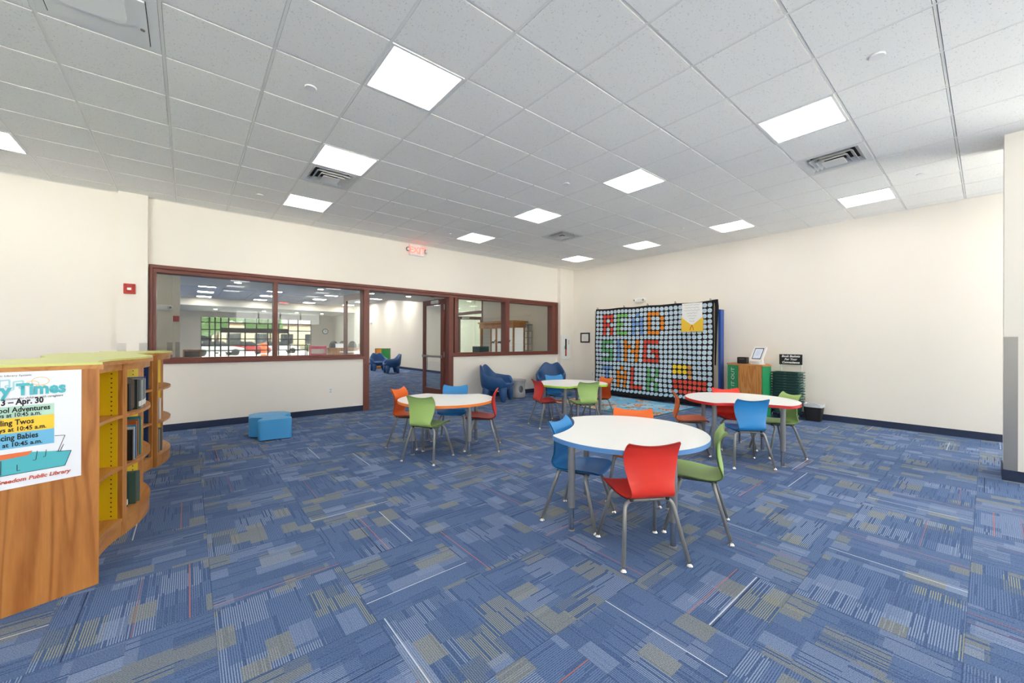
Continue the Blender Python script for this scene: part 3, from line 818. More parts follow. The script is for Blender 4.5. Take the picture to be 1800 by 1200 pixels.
CHAIRS = [('red', 'red plastic chair at the blue-edged table with its back to the viewer', 2.30, 1.454, 58.6),
          ('green', 'pale green plastic chair right of the blue-edged table, seen from the side', 2.935, 1.385, 115),
          ('blue', 'blue plastic chair in the notch of the blue-edged table', 2.371, 2.044, 289),
          ('orange', 'orange plastic chair behind the blue-edged table, only its back showing', 3.07, 2.02, 213.5),
          ('green', 'pale green plastic chair at the orange-edged table with its back to the viewer', 2.175, 4.18, 29),
          ('orange', 'orange plastic chair left of the orange-edged table', 2.27, 4.875, 307),
          ('red', 'red plastic chair right of the orange-edged table, seen edge-on', 2.955, 4.17, 140),
          ('blue', 'blue plastic chair behind the orange-edged table', 2.83, 4.70, 229),
          ('blue', 'blue plastic chair at the red-edged table with its back to the viewer', 4.874, 1.76, 46.6),
          ('green', 'pale green plastic chair right of the red-edged table', 5.585, 1.657, 138.5),
          ('orange', 'orange plastic chair left of the red-edged table, seen from the side', 4.88, 2.41, 304),
          ('red', 'red plastic chair behind the red-edged table', 5.53, 2.16, 225.4),
          ('red', 'red plastic chair left of the lime-edged table', 4.54, 4.625, 342),
          ('green', 'pale green plastic chair at the lime-edged table with its back to the viewer', 4.90, 4.12, 66),
          ('blue', 'blue plastic chair behind the lime-edged table', 5.27, 5.06, 251),
          ('orange', 'orange plastic chair right of the lime-edged table by the rug', 5.54, 4.34, 161)]
for c in CHAIRS: make_chair(*c)

# ================================================================== LOUNGE SEATS
def lounge_chair(label, x, y, head, s=1.0, col=None):
    """moulded armchair, front along local +y, four fat tapered legs"""
    t = thing('lounge_chair', label, 'armchair', (x, y, 0), R(head - 90), 'moulded navy armchairs'); t.scale = (s, s, s)
    def sm(x, a, b): q = max(0.0, min(1.0, (x - a) / (b - a))); return q * q * (3 - 2 * q)
    def rim_h(d):                         # d = degrees away from the front
        return 0.415 + 0.155 * sm(d, 38, 62) + 0.03 * sm(d, 70, 118) + 0.235 * sm(d, 112, 146) - 0.05 * sm(d, 148, 180)
    def tub_shell(b):
        N = 72; rows = []
        prof = [('o', 0.0, 0.235), ('o', 0.55, 0.238), ('o', 0.84, 0.27), ('o', 0.96, 0.34), ('r', 1.0, 0.35), ('r', 1.02, 0.75), ('r', 1.0, 0.96), ('r', 0.965, 1.0), ('r', 0.90, 0.985), ('r', 0.83, 0.80), ('r', 0.79, 0.42), ('i', 0.74, 0.405), ('i', 0.55, 0.375), ('i', 0.0, 0.365)]
        for kind, rr_, z in prof:
            ring = []
            for k in range(N):
                a = 2 * PI * k / N; d = abs(((math.degrees(a) + 180) % 360) - 180); h = rim_h(d)
                ca, sa = math.cos(a), math.sin(a); n_ = 3.2
                rad = 1.0 / ((abs(sa) / 0.385) ** n_ + (abs(ca) / 0.36) ** n_) ** (1 / n_)
                zz = z if kind != 'r' else 0.34 + (h - 0.34) * z
                bk = sm(d, 105, 150)
                up = max(0.0, zz - 0.42)
                x = rad * rr_ * sa * (1 - 0.55 * up * bk - 0.10 * up); y = rad * rr_ * ca - bk * up * 0.10
                if kind == 'r' and rr_ < 0.9: x *= 1 - 0.0
                ring.append(b.bm.verts.new((x, y, zz)))
            rows.append(ring)
        for p_, q_ in zip(rows, rows[1:]):
            for k in range(N): b.bm.faces.new((p_[k], p_[(k + 1) % N], q_[(k + 1) % N], q_[k]))
        bmesh.ops.remove_doubles(b.bm, verts=b.bm.verts, dist=0.0005)
    body = part('body', BLUESEAT, t, tub_shell, True)
    sb = body.modifiers.new('subdivision', 'SUBSURF'); sb.levels = 1; sb.render_levels = 1
    for sx in (-1, 1):
        for sy in (-1, 1):
            part('leg', BLUESEAT, t, lambda b: b.tube([(sx * 0.27, sy * 0.22 + 0.02, 0.0), (sx * 0.268, sy * 0.22 + 0.02, 0.012), (sx * 0.265, sy * 0.22 + 0.02, 0.05), (sx * 0.25, sy * 0.21 + 0.02, 0.16), (sx * 0.23, sy * 0.19 + 0.02, 0.32)], [0.03, 0.048, 0.060, 0.084, 0.10], 14), True)
    return t
lounge_chair('navy moulded armchair under the right window, turned sideways', 5.60, 7.33, -57, 1.0)
lounge_chair('navy moulded armchair in the corner facing the viewer', 7.26, 7.22, 222)
lounge_chair('navy moulded armchair far off through the doorway, facing right', 6.86, 18.1, 265)
lounge_chair('navy moulded armchair far off through the doorway, turned left', 6.83, 16.5, 170)

DRUM = mat('grey_moulded_plastic', rgb(158, 160, 162), 0.42)
def drum_body(b):
    # tapered drum with two oval tunnels
    b.lathe([(0.205, 0.005), (0.225, 0.03), (0.222, 0.12), (0.205, 0.24), (0.215, 0.34), (0.24, 0.405), (0.242, 0.425), (0.225, 0.435)], 40)
d0 = thing('drum_table', 'grey moulded drum side table between the navy armchairs', 'side table', (6.30, 7.46, 0))
db = part('body', DRUM, d0, drum_body, True, angle=50)
cut = part('tunnel_cutter', DRUM, d0, lambda b: (b.ball((0, 0, 0), (0.07, 0.4, 0.095), 3)))
bmx = bmesh.new()
def boolean_cut(o, cutter_fn):
    c = MB(); cutter_fn(c); co = c.build('cutter', DRUM)
    md = o.modifiers.new('cut', 'BOOLEAN'); md.operation = 'DIFFERENCE'; md.object = co; md.solver = 'EXACT'
    bpy.context.view_layer.update()
    dg = bpy.context.evaluated_depsgraph_get(); dg.update()
    me = bpy.data.meshes.new_from_object(o.evaluated_get(dg)); o.modifiers.clear(); o.data = me
    bpy.data.objects.remove(co)
bmx.free(); bpy.data.objects.remove(cut)
def cutter(c):
    P = d0.location
    a = R(225)
    for k in (0, 1):
        n = len(c.bm.verts); c.ball((0, 0, 0), (0.075, 0.5, 0.095), 3)
        vs = list(c.bm.verts)[n:]
        bmesh.ops.transform(c.bm, matrix=Matrix.Translation(P + Vector((0, 0, 0.215))) @ Matrix.Rotation(a + R(75) * k - R(52), 4, 'Z') @ Matrix.Rotation(R(14), 4, 'Y'), verts=vs)
boolean_cut(db, cutter)
db.data.shade_smooth(); db.data.set_sharp_from_angle(angle=R(45))
part('foot_ring', BLACK, d0, lambda b: b.lathe([(0.2, 0.0), (0.2, 0.008)], 32))

# sky-blue ottoman, H-shaped in plan
OTT = mat('sky_blue_vinyl', rgb(72, 164, 226), 0.38)
ot = thing('ottoman', 'low sky-blue vinyl ottoman with notched sides beside the wall', 'ottoman', (0.92, 6.60, 0))
pl = [(0.735, 6.28), (0.90, 6.29), (1.135, 6.235), (1.15, 6.42), (1.05, 6.50), (1.07, 6.58), (1.19, 6.62), (1.20, 6.90), (0.92, 7.04), (0.70, 6.98), (0.66, 6.66), (0.73, 6.57), (0.84, 6.52), (0.82, 6.46), (0.74, 6.42)]
def closed_smooth(p, n=5):
    m = len(p); out = []
    for i in range(m):
        p0, p1, p2, p3 = [Vector(p[(i + k - 1) % m]) for k in range(4)]
        for k in range(n):
            t = k / n; out.append(0.5 * ((2 * p1) + (p2 - p0) * t * 0.8 + (2 * p0 - 5 * p1 + 4 * p2 - p3) * t * t * 0.8 + ((3 * p1 - p0 - 3 * p2 + p3) * t ** 3) * 0.8) + 0.2 * ((p2 - p1) * (3 * t * t - 2 * t ** 3)) )
    return [(q.x - 0.92, q.y - 6.60) for q in out]
ring = []
def scale_ring(pts, s): return [(x * s, y * s) for x, y in pts]
base_poly = [(x - 0.92, y - 6.60) for x, y in pl]
def round_poly(p, r=0.05, n=4):
    out = []; m = len(p)
    for i in range(m):
        a, b_, c = Vector(p[i - 1]), Vector(p[i]), Vector(p[(i + 1) % m])
        ra = min(r, (a - b_).length * 0.45); rc = min(r, (c - b_).length * 0.45)
        e0 = b_ + (a - b_).normalized() * ra; e1 = b_ + (c - b_).normalized() * rc
        for k in range(n + 1):
            t = k / n; q = (1 - t) ** 2 * e0 + 2 * t * (1 - t) * b_ + t * t * e1; out.append((q.x, q.y))
    return out
opoly = round_poly(base_poly, 0.06)
part('upholstery', OTT, ot, lambda b: b.prism(opoly, 0.012, 0.285, bev=0.022, seg=4), True, angle=60)
part('base', BLACK, ot, lambda b: b.prism(scale_ring(opoly, 0.95), 0.0, 0.014))

# ================================================================== SERPENTINE BOOKCASES
BZ = 1.245; DEP = 0.56
Dv = [Vector((-0.385, 3.186)), Vector((-0.345, 3.885)), Vector((-0.322, 4.805)), Vector((-0.275, 5.715)), Vector((-0.235, 6.63))]
Na = [18.0, -24.6, 22.0, -24.0, 23.0]
def unit_geo(k, inset=0.0):
    A, B = Dv[k], Dv[k + 1]; n0, n1 = Na[k], Na[k + 1]
    mid = (A + B) / 2; ch = (B - A).length; h = R(abs(n0 - n1) / 2); Rr = ch / 2 / math.sin(h)
    ma = R((n0 + n1) / 2); nv = Vector((math.cos(ma), math.sin(ma)))
    conc = n0 > n1
    C = mid + nv * Rr * math.cos(h) * (1 if conc else -1)
    return C, Rr, conc, R(n0), R(n1)
def unit_pt(g, t, d):
    """t 0..1 along the run, d depth behind the front line"""
    C, Rr, conc, a0, a1 = g
    a = a0 + (a1 - a0) * t; n = Vector((math.cos(a), math.sin(a)))
    return C - n * (Rr + d) if conc else C + n * (Rr - d)
def slab(b, g, t0, t1, d0, d1, z0, z1, off, n=14):
    f = [unit_pt(g, t0 + (t1 - t0) * i / n, d0) for i in range(n + 1)]; k = [unit_pt(g, t0 + (t1 - t0) * i / n, d1) for i in range(n + 1)]
    b.prism([(p.x - off[0], p.y - off[1]) for p in f + k[::-1]], z0, z1)
BL = ['oak bookcase with yellow inside nearest the viewer, front curving inward', 'oak bookcase with yellow inside and three shelves of books, front bulging out', 'oak bookcase with navy inside, half hidden behind the bulging bookcase', 'oak bookcase with yellow inside at the far end, front bulging out']
SHZ = [0.10, 0.465, 0.825]
units = []
for k in range(4):
    g = unit_geo(k); off = (Dv[k].x, Dv[k].y, 0); inside = NAVY if k == 2 else YEL
    u = thing('bookcase', BL[k], 'bookcase', off, group='serpentine oak bookcases'); units.append((u, g, off))
    arc = abs(g[1] * (g[4] - g[3])); dt = 0.022 / arc
    part('top', LIME, u, lambda b: slab(b, g, 0.0, 1.0, -0.012, DEP + 0.01, BZ - 0.012, BZ, off))
    part('top_edge', OAK_H, u, lambda b: (slab(b, g, 0.0, 1.0, -0.016, 0.02, BZ - 0.04, BZ - 0.0125, off), slab(b, g, 0.0, 1.0, 0.02, DEP + 0.01, BZ - 0.034, BZ - 0.0125, off)))
    part('top_rail', OAK_H, u, lambda b: slab(b, g, dt, 1 - dt, 0.004, 0.026, BZ - 0.085, BZ - 0.04, off))
    part('plinth', OAK_H, u, lambda b: slab(b, g, dt, 1 - dt, 0.004, 0.03, 0, SHZ[0], off))
    part('back_panel', inside, u, lambda b: slab(b, g, dt, 1 - dt, DEP / 2 - 0.008, DEP / 2 + 0.008, 0, BZ - 0.034, off))
    for si, z in enumerate(SHZ):
        part('shelf', OAK_H, u, lambda b: slab(b, g, dt, 1 - dt, 0.0 if not g[2] else 0.0, DEP / 2 - 0.008, z, z + 0.022, off))
    for a, nm in ((0, 'end_panel'), (1, 'end_panel')):
        t0, t1 = (0.0, dt) if a == 0 else (1 - dt, 1.0)
        e = part(nm, OAK if not (k == 0 and a == 0) else OAK_PANEL, u, lambda b: slab(b, g, t0, t1, 0.0, DEP, 0, BZ - 0.034, off, 1))
        ti0, ti1 = (dt, dt + 0.003 / arc) if a == 0 else (1 - dt - 0.003 / arc, 1 - dt)
        l = part('inner_lining', inside, e, lambda b: slab(b, g, ti0, ti1, 0.028, DEP / 2 - 0.008, 0.0, BZ - 0.034, off, 1))
        part('shelf_pin_holes', BLACK, e, lambda b: [slab(b, g, *((dt + 0.003 / arc, dt + 0.0036 / arc) if a == 0 else (1 - dt - 0.0036 / arc, 1 - dt - 0.003 / arc)), 0.058, 0.066, z, z + 0.008, off, 1) for z in [0.14 + 0.032 * q for q in range(32)]])

# ---- books
def book(label, k, t, z, dims, col, d=0.03, lean=0.0, face=False, group=None, band=None):
    """stands on a shelf of unit k at run position t; dims = thickness, depth, height"""
    u, g, off = units[k]; th, dp, hh = dims
    p = unit_pt(g, t, d); a = g[3] + (g[4] - g[3]) * t
    o = thing('book', label, 'book', (p.x, p.y, z + 0.0225), a + PI / 2 if not face else a, group)
    # local: spine towards -y (front), thickness along x   (after rotation -y points to the aisle)
    o.rotation_euler = (0, lean, a + PI / 2)
    cm = mat('cover_%d_%d_%d' % col, rgb(*col), 0.4)
    part('cover', cm, o, lambda b: (b.box(-th / 2, -th / 2 + 0.003, 0, dp, 0, hh), b.box(th / 2 - 0.003, th / 2, 0, dp, 0, hh), b.box(-th / 2, th / 2, 0, 0.003, 0, hh)))
    part('pages', PAPER, o, lambda b: b.box(-th / 2 + 0.003, th / 2 - 0.003, 0.003, dp - 0.004, 0.003, hh - 0.003))
    if band: part('spine_label', PAPER, o, lambda b: b.box(-th / 2 - 0.0003, th / 2 + 0.0003, -0.0006, 0.012, 0.015, 0.055))
    return o
BK = [((40, 44, 50), 'black'), ((96, 108, 118), 'grey'), ((60, 74, 62), 'dark green'), ((190, 190, 186), 'pale grey'), ((46, 84, 140), 'blue'), ((178, 170, 150), 'tan'), ((80, 90, 140), 'violet-blue'), ((150, 176, 196), 'light blue')]
# upper shelf of the bulging bookcase
run = [(0.10, 0.022, 0.20, (176, 180, 178), 'pale grey paperback'), (0.135, 0.03, 0.21, (34, 36, 40), 'black paperback')]
zz = SHZ[2]
names = ['first from the grey bookend', 'second from the grey bookend', 'third from the grey bookend', 'fourth from the grey bookend', 'fifth from the grey bookend', 'sixth from the grey bookend', 'last in the row, with a violet spine']
book('pale grey patterned book lying first on the upper shelf of the bulging bookcase', 1, 0.12, zz, (0.02, 0.15, 0.21), (150, 152, 150), d=0.05, group='books on the upper curved shelf')
book('thin black book leaning before the bookend on the upper curved shelf', 1, 0.16, zz, (0.03, 0.14, 0.20), (38, 40, 44), d=0.045, group='books on the upper curved shelf')
be = thing('bookend', 'grey-brown sheet metal bookend on the upper curved shelf', 'bookend', (0, 0, 0))
pb_ = unit_pt(units[1][1], 0.22, 0.04); be.location = (pb_.x, pb_.y, zz + 0.0225); be.rotation_euler = (0, 0, R(-24.6 + 46.6 * 0.22) + PI / 2)
BEM = mat('bookend_grey', rgb(128, 116, 104), 0.45)
part('upright', BEM, be, lambda b: b.prism(rrect(0.075, 0.12, 0.03), 0, 0.004, Matrix.Translation((0.0, 0.075, 0.12)) @ Matrix.Rotation(R(90), 4, 'Z') @ Matrix.Rotation(R(90), 4, 'X')))
part('base', BEM, be, lambda b: b.box(-0.06, 0.004, 0.0, 0.15, -0.0015, 0.0005))
tt = 0.26
for q in range(7):
    col = [(52, 60, 56), (96, 110, 116), (180, 184, 184), (150, 160, 150), (70, 100, 150), (190, 180, 150), (92, 92, 150)][q]
    book('%s book on the upper curved shelf, %s' % (['dark green', 'slate', 'silver', 'sage', 'blue', 'cream', 'violet'][q], names[q]), 1, tt, zz, (0.030, 0.15, 0.225 - 0.006 * (q % 3)), col, d=0.03, group='books on the upper curved shelf', band=q > 0)
    tt += 0.052
# middle shelf: tall picture books facing out
zz = SHZ[1]
mid = [((28, 26, 34), 'black picture book with purple lettering at the front of the middle curved shelf', (0.014, 0.26, 0.225), 0.14, 0.02), ((206, 210, 214), 'white picture book second on the middle curved shelf', (0.014, 0.27, 0.24), 0.17, 0.02), ((60, 150, 190), 'turquoise picture book third on the middle curved shelf', (0.012, 0.27, 0.25), 0.20, 0.02),
       ((200, 96, 50), 'orange picture book fourth on the middle curved shelf', (0.016, 0.26, 0.27), 0.24, 0.03), ((170, 120, 80), 'brown picture book fifth on the middle curved shelf', (0.016, 0.26, 0.28), 0.28, 0.03), ((60, 140, 150), 'teal picture book tallest on the middle curved shelf', (0.016, 0.27, 0.295), 0.33, 0.03), ((220, 190, 90), 'yellow picture book sixth on the middle curved shelf', (0.014, 0.25, 0.26), 0.37, 0.03), ((210, 212, 214), 'thin white picture book last on the middle curved shelf', (0.012, 0.25, 0.25), 0.41, 0.04)]
for col, lab, dims, t_, d_ in mid:
    o = book(lab, 1, t_, zz, dims, col, d=d_, group='picture books on the middle curved shelf')
    if col == (28, 26, 34):
        PUR = mat('purple_ink', rgb(150, 96, 200), 0.5)
        part('title_banner', PAPER, o, lambda b: b.box(-0.0082, -0.0068, 0.03, 0.16, 0.185, 0.205))
        part('title_strip', PUR, o, lambda b: [b.box(-0.0082, -0.0068, 0.03 + 0.025 * q, 0.05 + 0.025 * q, 0.06 + 0.006 * (q % 2), 0.078 + 0.006 * (q % 2)) for q in range(5)])
be2 = thing('bookend', 'grey metal bookend in front of the black picture book', 'bookend', (0, 0, 0))
pb_ = unit_pt(units[1][1], 0.115, 0.10); be2.location = (pb_.x, pb_.y, zz + 0.0225); be2.rotation_euler = (0, 0, R(-24.6 + 46.6 * 0.11) + PI / 2)
BE2 = mat('bookend_slate', rgb(84, 86, 92), 0.45)
part('upright', BE2, be2, lambda b: b.prism(rrect(0.05, 0.065, 0.03), 0, 0.003, Matrix.Translation((0.0, 0.05, 0.065)) @ Matrix.Rotation(R(90), 4, 'Z') @ Matrix.Rotation(R(90), 4, 'X')))
part('base', BE2, be2, lambda b: b.box(-0.05, 0.003, 0, 0.1, -0.0015, 0.0005))
# bottom shelf
zz = SHZ[0]
book('small light blue book alone on the bottom curved shelf', 1, 0.07, zz, (0.02, 0.13, 0.185), (96, 168, 200), d=0.06, group='books on the bottom curved shelf', band=True)
book('black book with white label on the bottom curved shelf', 1, 0.22, zz, (0.04, 0.16, 0.225), (34, 36, 40), d=0.08, group='books on the bottom curved shelf', band=True)
book('dark green illustrated book on the bottom curved shelf', 1, 0.30, zz, (0.02, 0.2, 0.24), (70, 96, 84), d=0.05, group='books on the bottom curved shelf')
book('wide grey-green book last on the bottom curved shelf', 1, 0.36, zz, (0.02, 0.2, 0.235), (104, 118, 110), d=0.04, group='books on the bottom curved shelf')
# first bay
book('bright yellow book on the upper shelf of the nearest bookcase', 0, 0.55, SHZ[2], (0.02, 0.17, 0.22), (248, 206, 40), d=0.10)
# last bay
book('brown book on the middle shelf of the far bookcase', 3, 0.16, SHZ[1], (0.03, 0.16, 0.24), (122, 70, 34), d=0.06, group='books in the far bookcase')
book('white book beside the brown one in the far bookcase', 3, 0.22, SHZ[1], (0.05, 0.16, 0.235), (226, 224, 216), d=0.05, group='books in the far bookcase')
book('black-and-white photo book on the bottom shelf of the far bookcase', 3, 0.20, SHZ[0], (0.03, 0.19, 0.25), (150, 146, 140), d=0.05, group='books in the far bookcase')
book('grey book behind the photo book in the far bookcase', 3, 0.30, SHZ[0], (0.03, 0.19, 0.26), (120, 118, 114), d=0.05, group='books in the far bookcase')
book('small dark book alone on the upper shelf of the far bookcase', 3, 0.30, SHZ[2], (0.03, 0.12, 0.12), (74, 66, 58), d=0.10, group='books in the far bookcase')

# ---- poster on the end panel
A0 = Dv[0]; pd = Vector((math.cos(R(18)), math.sin(R(18)), 0)); pn = Vector((pd.y, -pd.x, 0))        # pd runs to the right, pn towards the viewer
po = thing('poster', 'white story times poster taped to the end of the nearest bookcase', 'poster', (A0.x, A0.y, 0))
def P(s, z, l=0.0): return pd * s + pn * (0.0025 + l) + Vector((0, 0, z))
def prect(b, s0, s1, z0, z1, l, t=0.0006):
    p = [P(s0, z0, l), P(s1, z0, l), P(s1, z1, l), P(s0, z1, l)]
    q = [v - pn * t for v in p]
    b.quad(*p); b.quad(*q[::-1])
    for i in range(4): b.quad(p[i], q[i], q[(i + 1) % 4], p[(i + 1) % 4])
def ppoly(b, pts, l): b.quad(*[P(s, z, l) for s, z in pts])
s0, s1 = -0.545, -0.070
part('sheet', mat('poster_paper', rgb(240, 242, 248), 0.5), po, lambda b: prect(b, s0, s1, 0.63, 1.21, 0, 0.0016))
part('date_band', mat('poster_white', rgb(246, 246, 250), 0.5), po, lambda b: prect(b, s0 + 0.02, -0.168, 1.0385, 1.085, 0.0008))
part('mint_band', mat('poster_mint', rgb(188, 224, 204), 0.5), po, lambda b: prect(b, s0 + 0.02, -0.168, 0.981, 1.0385, 0.0008))
part('yellow_band', mat('poster_yellow', rgb(250, 208, 62), 0.5), po, lambda b: prect(b, s0 + 0.02, -0.168, 0.9066, 0.981, 0.0008))
part('blue_band', mat('poster_blue', rgb(112, 188, 226), 0.5), po, lambda b: prect(b, s0 + 0.02, -0.168, 0.829, 0.9066, 0.0008))
TEALM = mat('poster_teal', rgb(82, 184, 196), 0.5); ORM = mat('poster_orange', rgb(238, 120, 66), 0.5); BUBM = mat('poster_bubble', rgb(236, 196, 120), 0.5)
part('boat_hull', TEALM, po, lambda b: ppoly(b, [(-0.50, 0.70), (-0.13, 0.70), (-0.107, 0.776), (-0.25, 0.80), (-0.50, 0.80)], 0.0005))
part('boat_roof', ORM, po, lambda b: ppoly(b, [(-0.40, 0.775), (-0.255, 0.785), (-0.24, 0.805), (-0.40, 0.805)], 0.0012))
def stroke(b, pts, w=0.0012, l=0.0016):
    for a, c in zip(pts, pts[1:]):
        d = Vector((c[0] - a[0], c[1] - a[1])).normalized(); n = Vector((-d.y, d.x)) * w
        b.quad(*[P(s, z, l) for s, z in ((a[0] - n.x, a[1] - n.y), (c[0] - n.x, c[1] - n.y), (c[0] + n.x, c[1] + n.y), (a[0] + n.x, a[1] + n.y))])
part('boat_outline', INK, po, lambda b: (stroke(b, [(-0.50, 0.70), (-0.13, 0.70), (-0.107, 0.776), (-0.16, 0.782)]), stroke(b, [(-0.155, 0.78), (-0.13, 0.862), (-0.166, 0.866)]), stroke(b, [(-0.147, 0.78), (-0.135, 0.815)]), stroke(b, [(-0.34, 0.775), (-0.34, 0.705)]), stroke(b, [(-0.29, 0.745), (-0.29, 0.715), (-0.28, 0.715)]), stroke(b, [(-0.195, 0.80), (-0.198, 0.765), (-0.206, 0.765)]), stroke(b, [(-0.225, 0.80), (-0.23, 0.755), (-0.24, 0.755)]), stroke(b, [(-0.47, 0.652), (-0.325, 0.668)])))
def ringp(b, cx, cz, rx, rz, w=0.004, l=0.0015, n=24):
    for k in range(n):
        a, c = 2 * PI * k / n, 2 * PI * (k + 1) / n
        b.quad(*[P(cx + (rx + q) * math.cos(e), cz + (rz + q) * math.sin(e), l) for e, q in ((a, 0), (c, 0), (c, w), (a, w))])
part('speech_bubbles', BUBM, po, lambda b: (ringp(b, -0.215, 1.158, 0.028, 0.019, 0.0025), ringp(b, -0.242, 1.146, 0.02, 0.013, 0.0025), stroke(b, [(-0.205, 1.139), (-0.198, 1.132), (-0.215, 1.138)], 0.0012)))
part('music_notes', mat('poster_note', rgb(168, 214, 222), 0.5), po, lambda b: [(stroke(b, [(x, 1.13 + y), (x, 1.165 + y), (x + 0.03, 1.168 + y), (x + 0.03, 1.135 + y)], 0.003), ringp(b, x - 0.006, 1.13 + y, 0.004, 0.003, 0.005), ringp(b, x + 0.024, 1.135 + y, 0.004, 0.003, 0.005)) for x, y in ((-0.345, 0.004), (-0.302, -0.004), (-0.40, 0.0))])
ZU = (0, 0, 1)
def ptext(body, size, s, z, m, al='RIGHT', bold=0.0, wide=1.0, shear=0.0):
    text(body, size, m, po, P(s, z, 0.0013), pd, ZU, al, bold, shear, wide=wide)
ptext('County Public Library System', 0.0125, -0.245, 1.188, INK, wide=1.15)
ptext('Story Times', 0.080, -0.128, 1.094, TEALM, bold=0.0034, wide=0.84)
ptext('Activities for children with caregivers', 0.0165, -0.138, 1.072, INK, wide=0.80, shear=0.2)
ptext('Jan. 13 – Apr. 30', 0.042, -0.205, 1.047, INK, bold=0.0014, wide=0.70)
ptext('Preschool Adventures', 0.036, -0.182, 1.0095, INK, bold=0.0008, wide=0.74)
ptext('Mondays at 10:45 a.m.', 0.029, -0.212, 0.986, INK, bold=0.0006, wide=0.75)
ptext('Toddling Twos', 0.038, -0.236, 0.946, INK, bold=0.0008, wide=0.72)
ptext('Tuesdays at 10:45 a.m.', 0.030, -0.195, 0.915, INK, bold=0.0006, wide=0.80)
ptext('Bouncing Babies', 0.039, -0.222, 0.872, INK, bold=0.0008, wide=0.69)
ptext('Thursdays at 10:45 a.m.', 0.031, -0.208, 0.839, INK, bold=0.0006, wide=0.80)
ptext('Freedom Public Library', 0.027, -0.112, 0.660, mat('poster_red', rgb(206, 84, 60), 0.5), bold=0.0008, wide=0.95, shear=0.2)

# ================================================================== QUILT AND ITS PARTITION
QX = 8.34
sc = thing('display_partition', 'beige folding partition with blue edge behind the quilt', 'partition', (8.52, 5.1, 0))
part('panel', mat('beige_fabric', rgb(214, 200, 178), 0.9), sc, lambda b: b.box(8.455, 8.475, 3.60, 6.75, 0.10, 2.20), off=sc.location)
part('blue_edge', mat('royal_blue', rgb(26, 74, 158), 0.4), sc, lambda b: b.box(8.44, 8.60, 3.50, 3.545, 0.05, 2.05), off=sc.location)
part('side_return', mat('beige_fabric', rgb(214, 200, 178), 0.9), sc, lambda b: b.box(8.46, 8.58, 3.545, 3.60, 0.10, 2.06), off=sc.location)
for y_ in (3.66, 6.6):
    part('foot', DARK, sc, lambda b: b.box(8.445, 8.60, y_ - 0.03, y_ + 0.03, 0.0, 0.11), off=sc.location)
# quilt surface parameters: a = 0..1 from left (far, large y) to right, c = 0..1 from top to bottom
YL, YR, ZQT, ZQB = 6.62, 3.60, 2.235, 0.06
def qpt(a, c, lift=0.0):
    y = YL + (YR - YL) * a; z = ZQT + (ZQB - ZQT) * c
    sag = 0.012 * math.sin(a * 4 * PI) ** 2 * (1 - c)                       # droop between clips
    y += 0.05 * (1 - a) * (c ** 1.3) * (1.0) * 1.0 - 0.0                    # left edge spreads outward lower down
    xw = 0.025 * math.sin(a * 9 + c * 4) * c + 0.018 * math.sin(a * 23 + 1.5 * math.sin(c * 7)) * (0.3 + c) + 0.012 * math.sin(c * 16 + a * 12) * (1 if a > 0.6 else 0.4)
    z -= sag
    z += 0.02 * math.sin(c * 20 + a * 14) * max(0, a - 0.55) * (1 - c)
    return Vector((QX - xw - lift, y, z))
def qnorm(a, c):
    e = 0.004; u = qpt(a + e, c) - qpt(a - e, c); v = qpt(a, c + e) - qpt(a, c - e)
    n = u.cross(v).normalized(); return n if n.x < 0 else -n
qu = thing('quilt', 'black quilt of pale dots spelling READ SING TALK hung on the partition', 'quilt', (QX, 5.1, 0))
def qsheet(b):
    NA, NCq = 84, 60; f = {}; k = {}
    for i in range(NA + 1):
        for j in range(NCq + 1):
            p = qpt(i / NA, j / NCq); f[i, j] = b.bm.verts.new(p); k[i, j] = b.bm.verts.new(p + Vector((0.008, 0, 0)))
    for i in range(NA):
        for j in range(NCq):
            b.bm.faces.new((f[i, j], f[i + 1, j], f[i + 1, j + 1], f[i, j + 1])); b.bm.faces.new((k[i, j], k[i, j + 1], k[i + 1, j + 1], k[i + 1, j]))
    for i in range(NA):
        for j in (0, NCq): b.bm.faces.new((f[i, j], f[i + 1, j], k[i + 1, j], k[i, j]))
    for j in range(NCq):
        for i in (0, NA): b.bm.faces.new((f[i, j], f[i, j + 1], k[i, j + 1], k[i, j]))
part('cloth', mat('black_quilt_cotton', rgb(24, 25, 30), 0.9, bump=(80, 0.4)), qu, qsheet, True, off=qu.location, angle=60)
part('folded_corner', mat('black_quilt_cotton', rgb(24, 25, 30), 0.9), qu, lambda b: b.tube([(QX + 0.01, 3.63, 2.22), (QX + 0.035, 3.56, 2.235), (QX + 0.045, 3.55, 2.10), (QX + 0.045, 3.565, 1.6), (QX + 0.04, 3.58, 0.9)], [0.03, 0.042, 0.035, 0.02, 0.012], 8), True, off=qu.location)
NCOL, NROW = 28, 19
colmap = {}
def put(colr, spec):
    for row, cols in spec.items():
        for c in cols: colmap[row, c] = colr
put('red', {2: (3, 4, 5), 3: (3, 5), 4: (3, 4), 5: (3, 5), 6: (3, 5)})
put('lgreen', {2: (7, 8, 9), 3: (7,), 4: (7, 8), 5: (7,), 6: (7, 8, 9)})
put('blue', {2: (12,), 3: (11, 13), 4: (11, 12, 13), 5: (11, 13), 6: (11, 13)})
put('orange', {2: (15, 16, 17), 3: (15, 18), 4: (15, 18), 5: (15, 18), 6: (15, 16, 17)})
put('green', {8: (3, 4, 5), 9: (3,), 10: (3, 4, 5), 11: (5,), 12: (3, 4, 5)})
put('blue', {r: (7,) for r in range(8, 13)})
put('orange', {8: (9, 12), 9: (9, 10, 12), 10: (9, 11, 12), 11: (9, 12), 12: (9, 12)})
put('red', {8: (14, 15, 16, 17), 9: (14,), 10: (14, 16, 17), 11: (14, 17), 12: (14, 15, 16, 17)})
put('blue', {14: (3, 4, 5), 15: (4,), 16: (4,), 17: (4,), 18: (4,)})
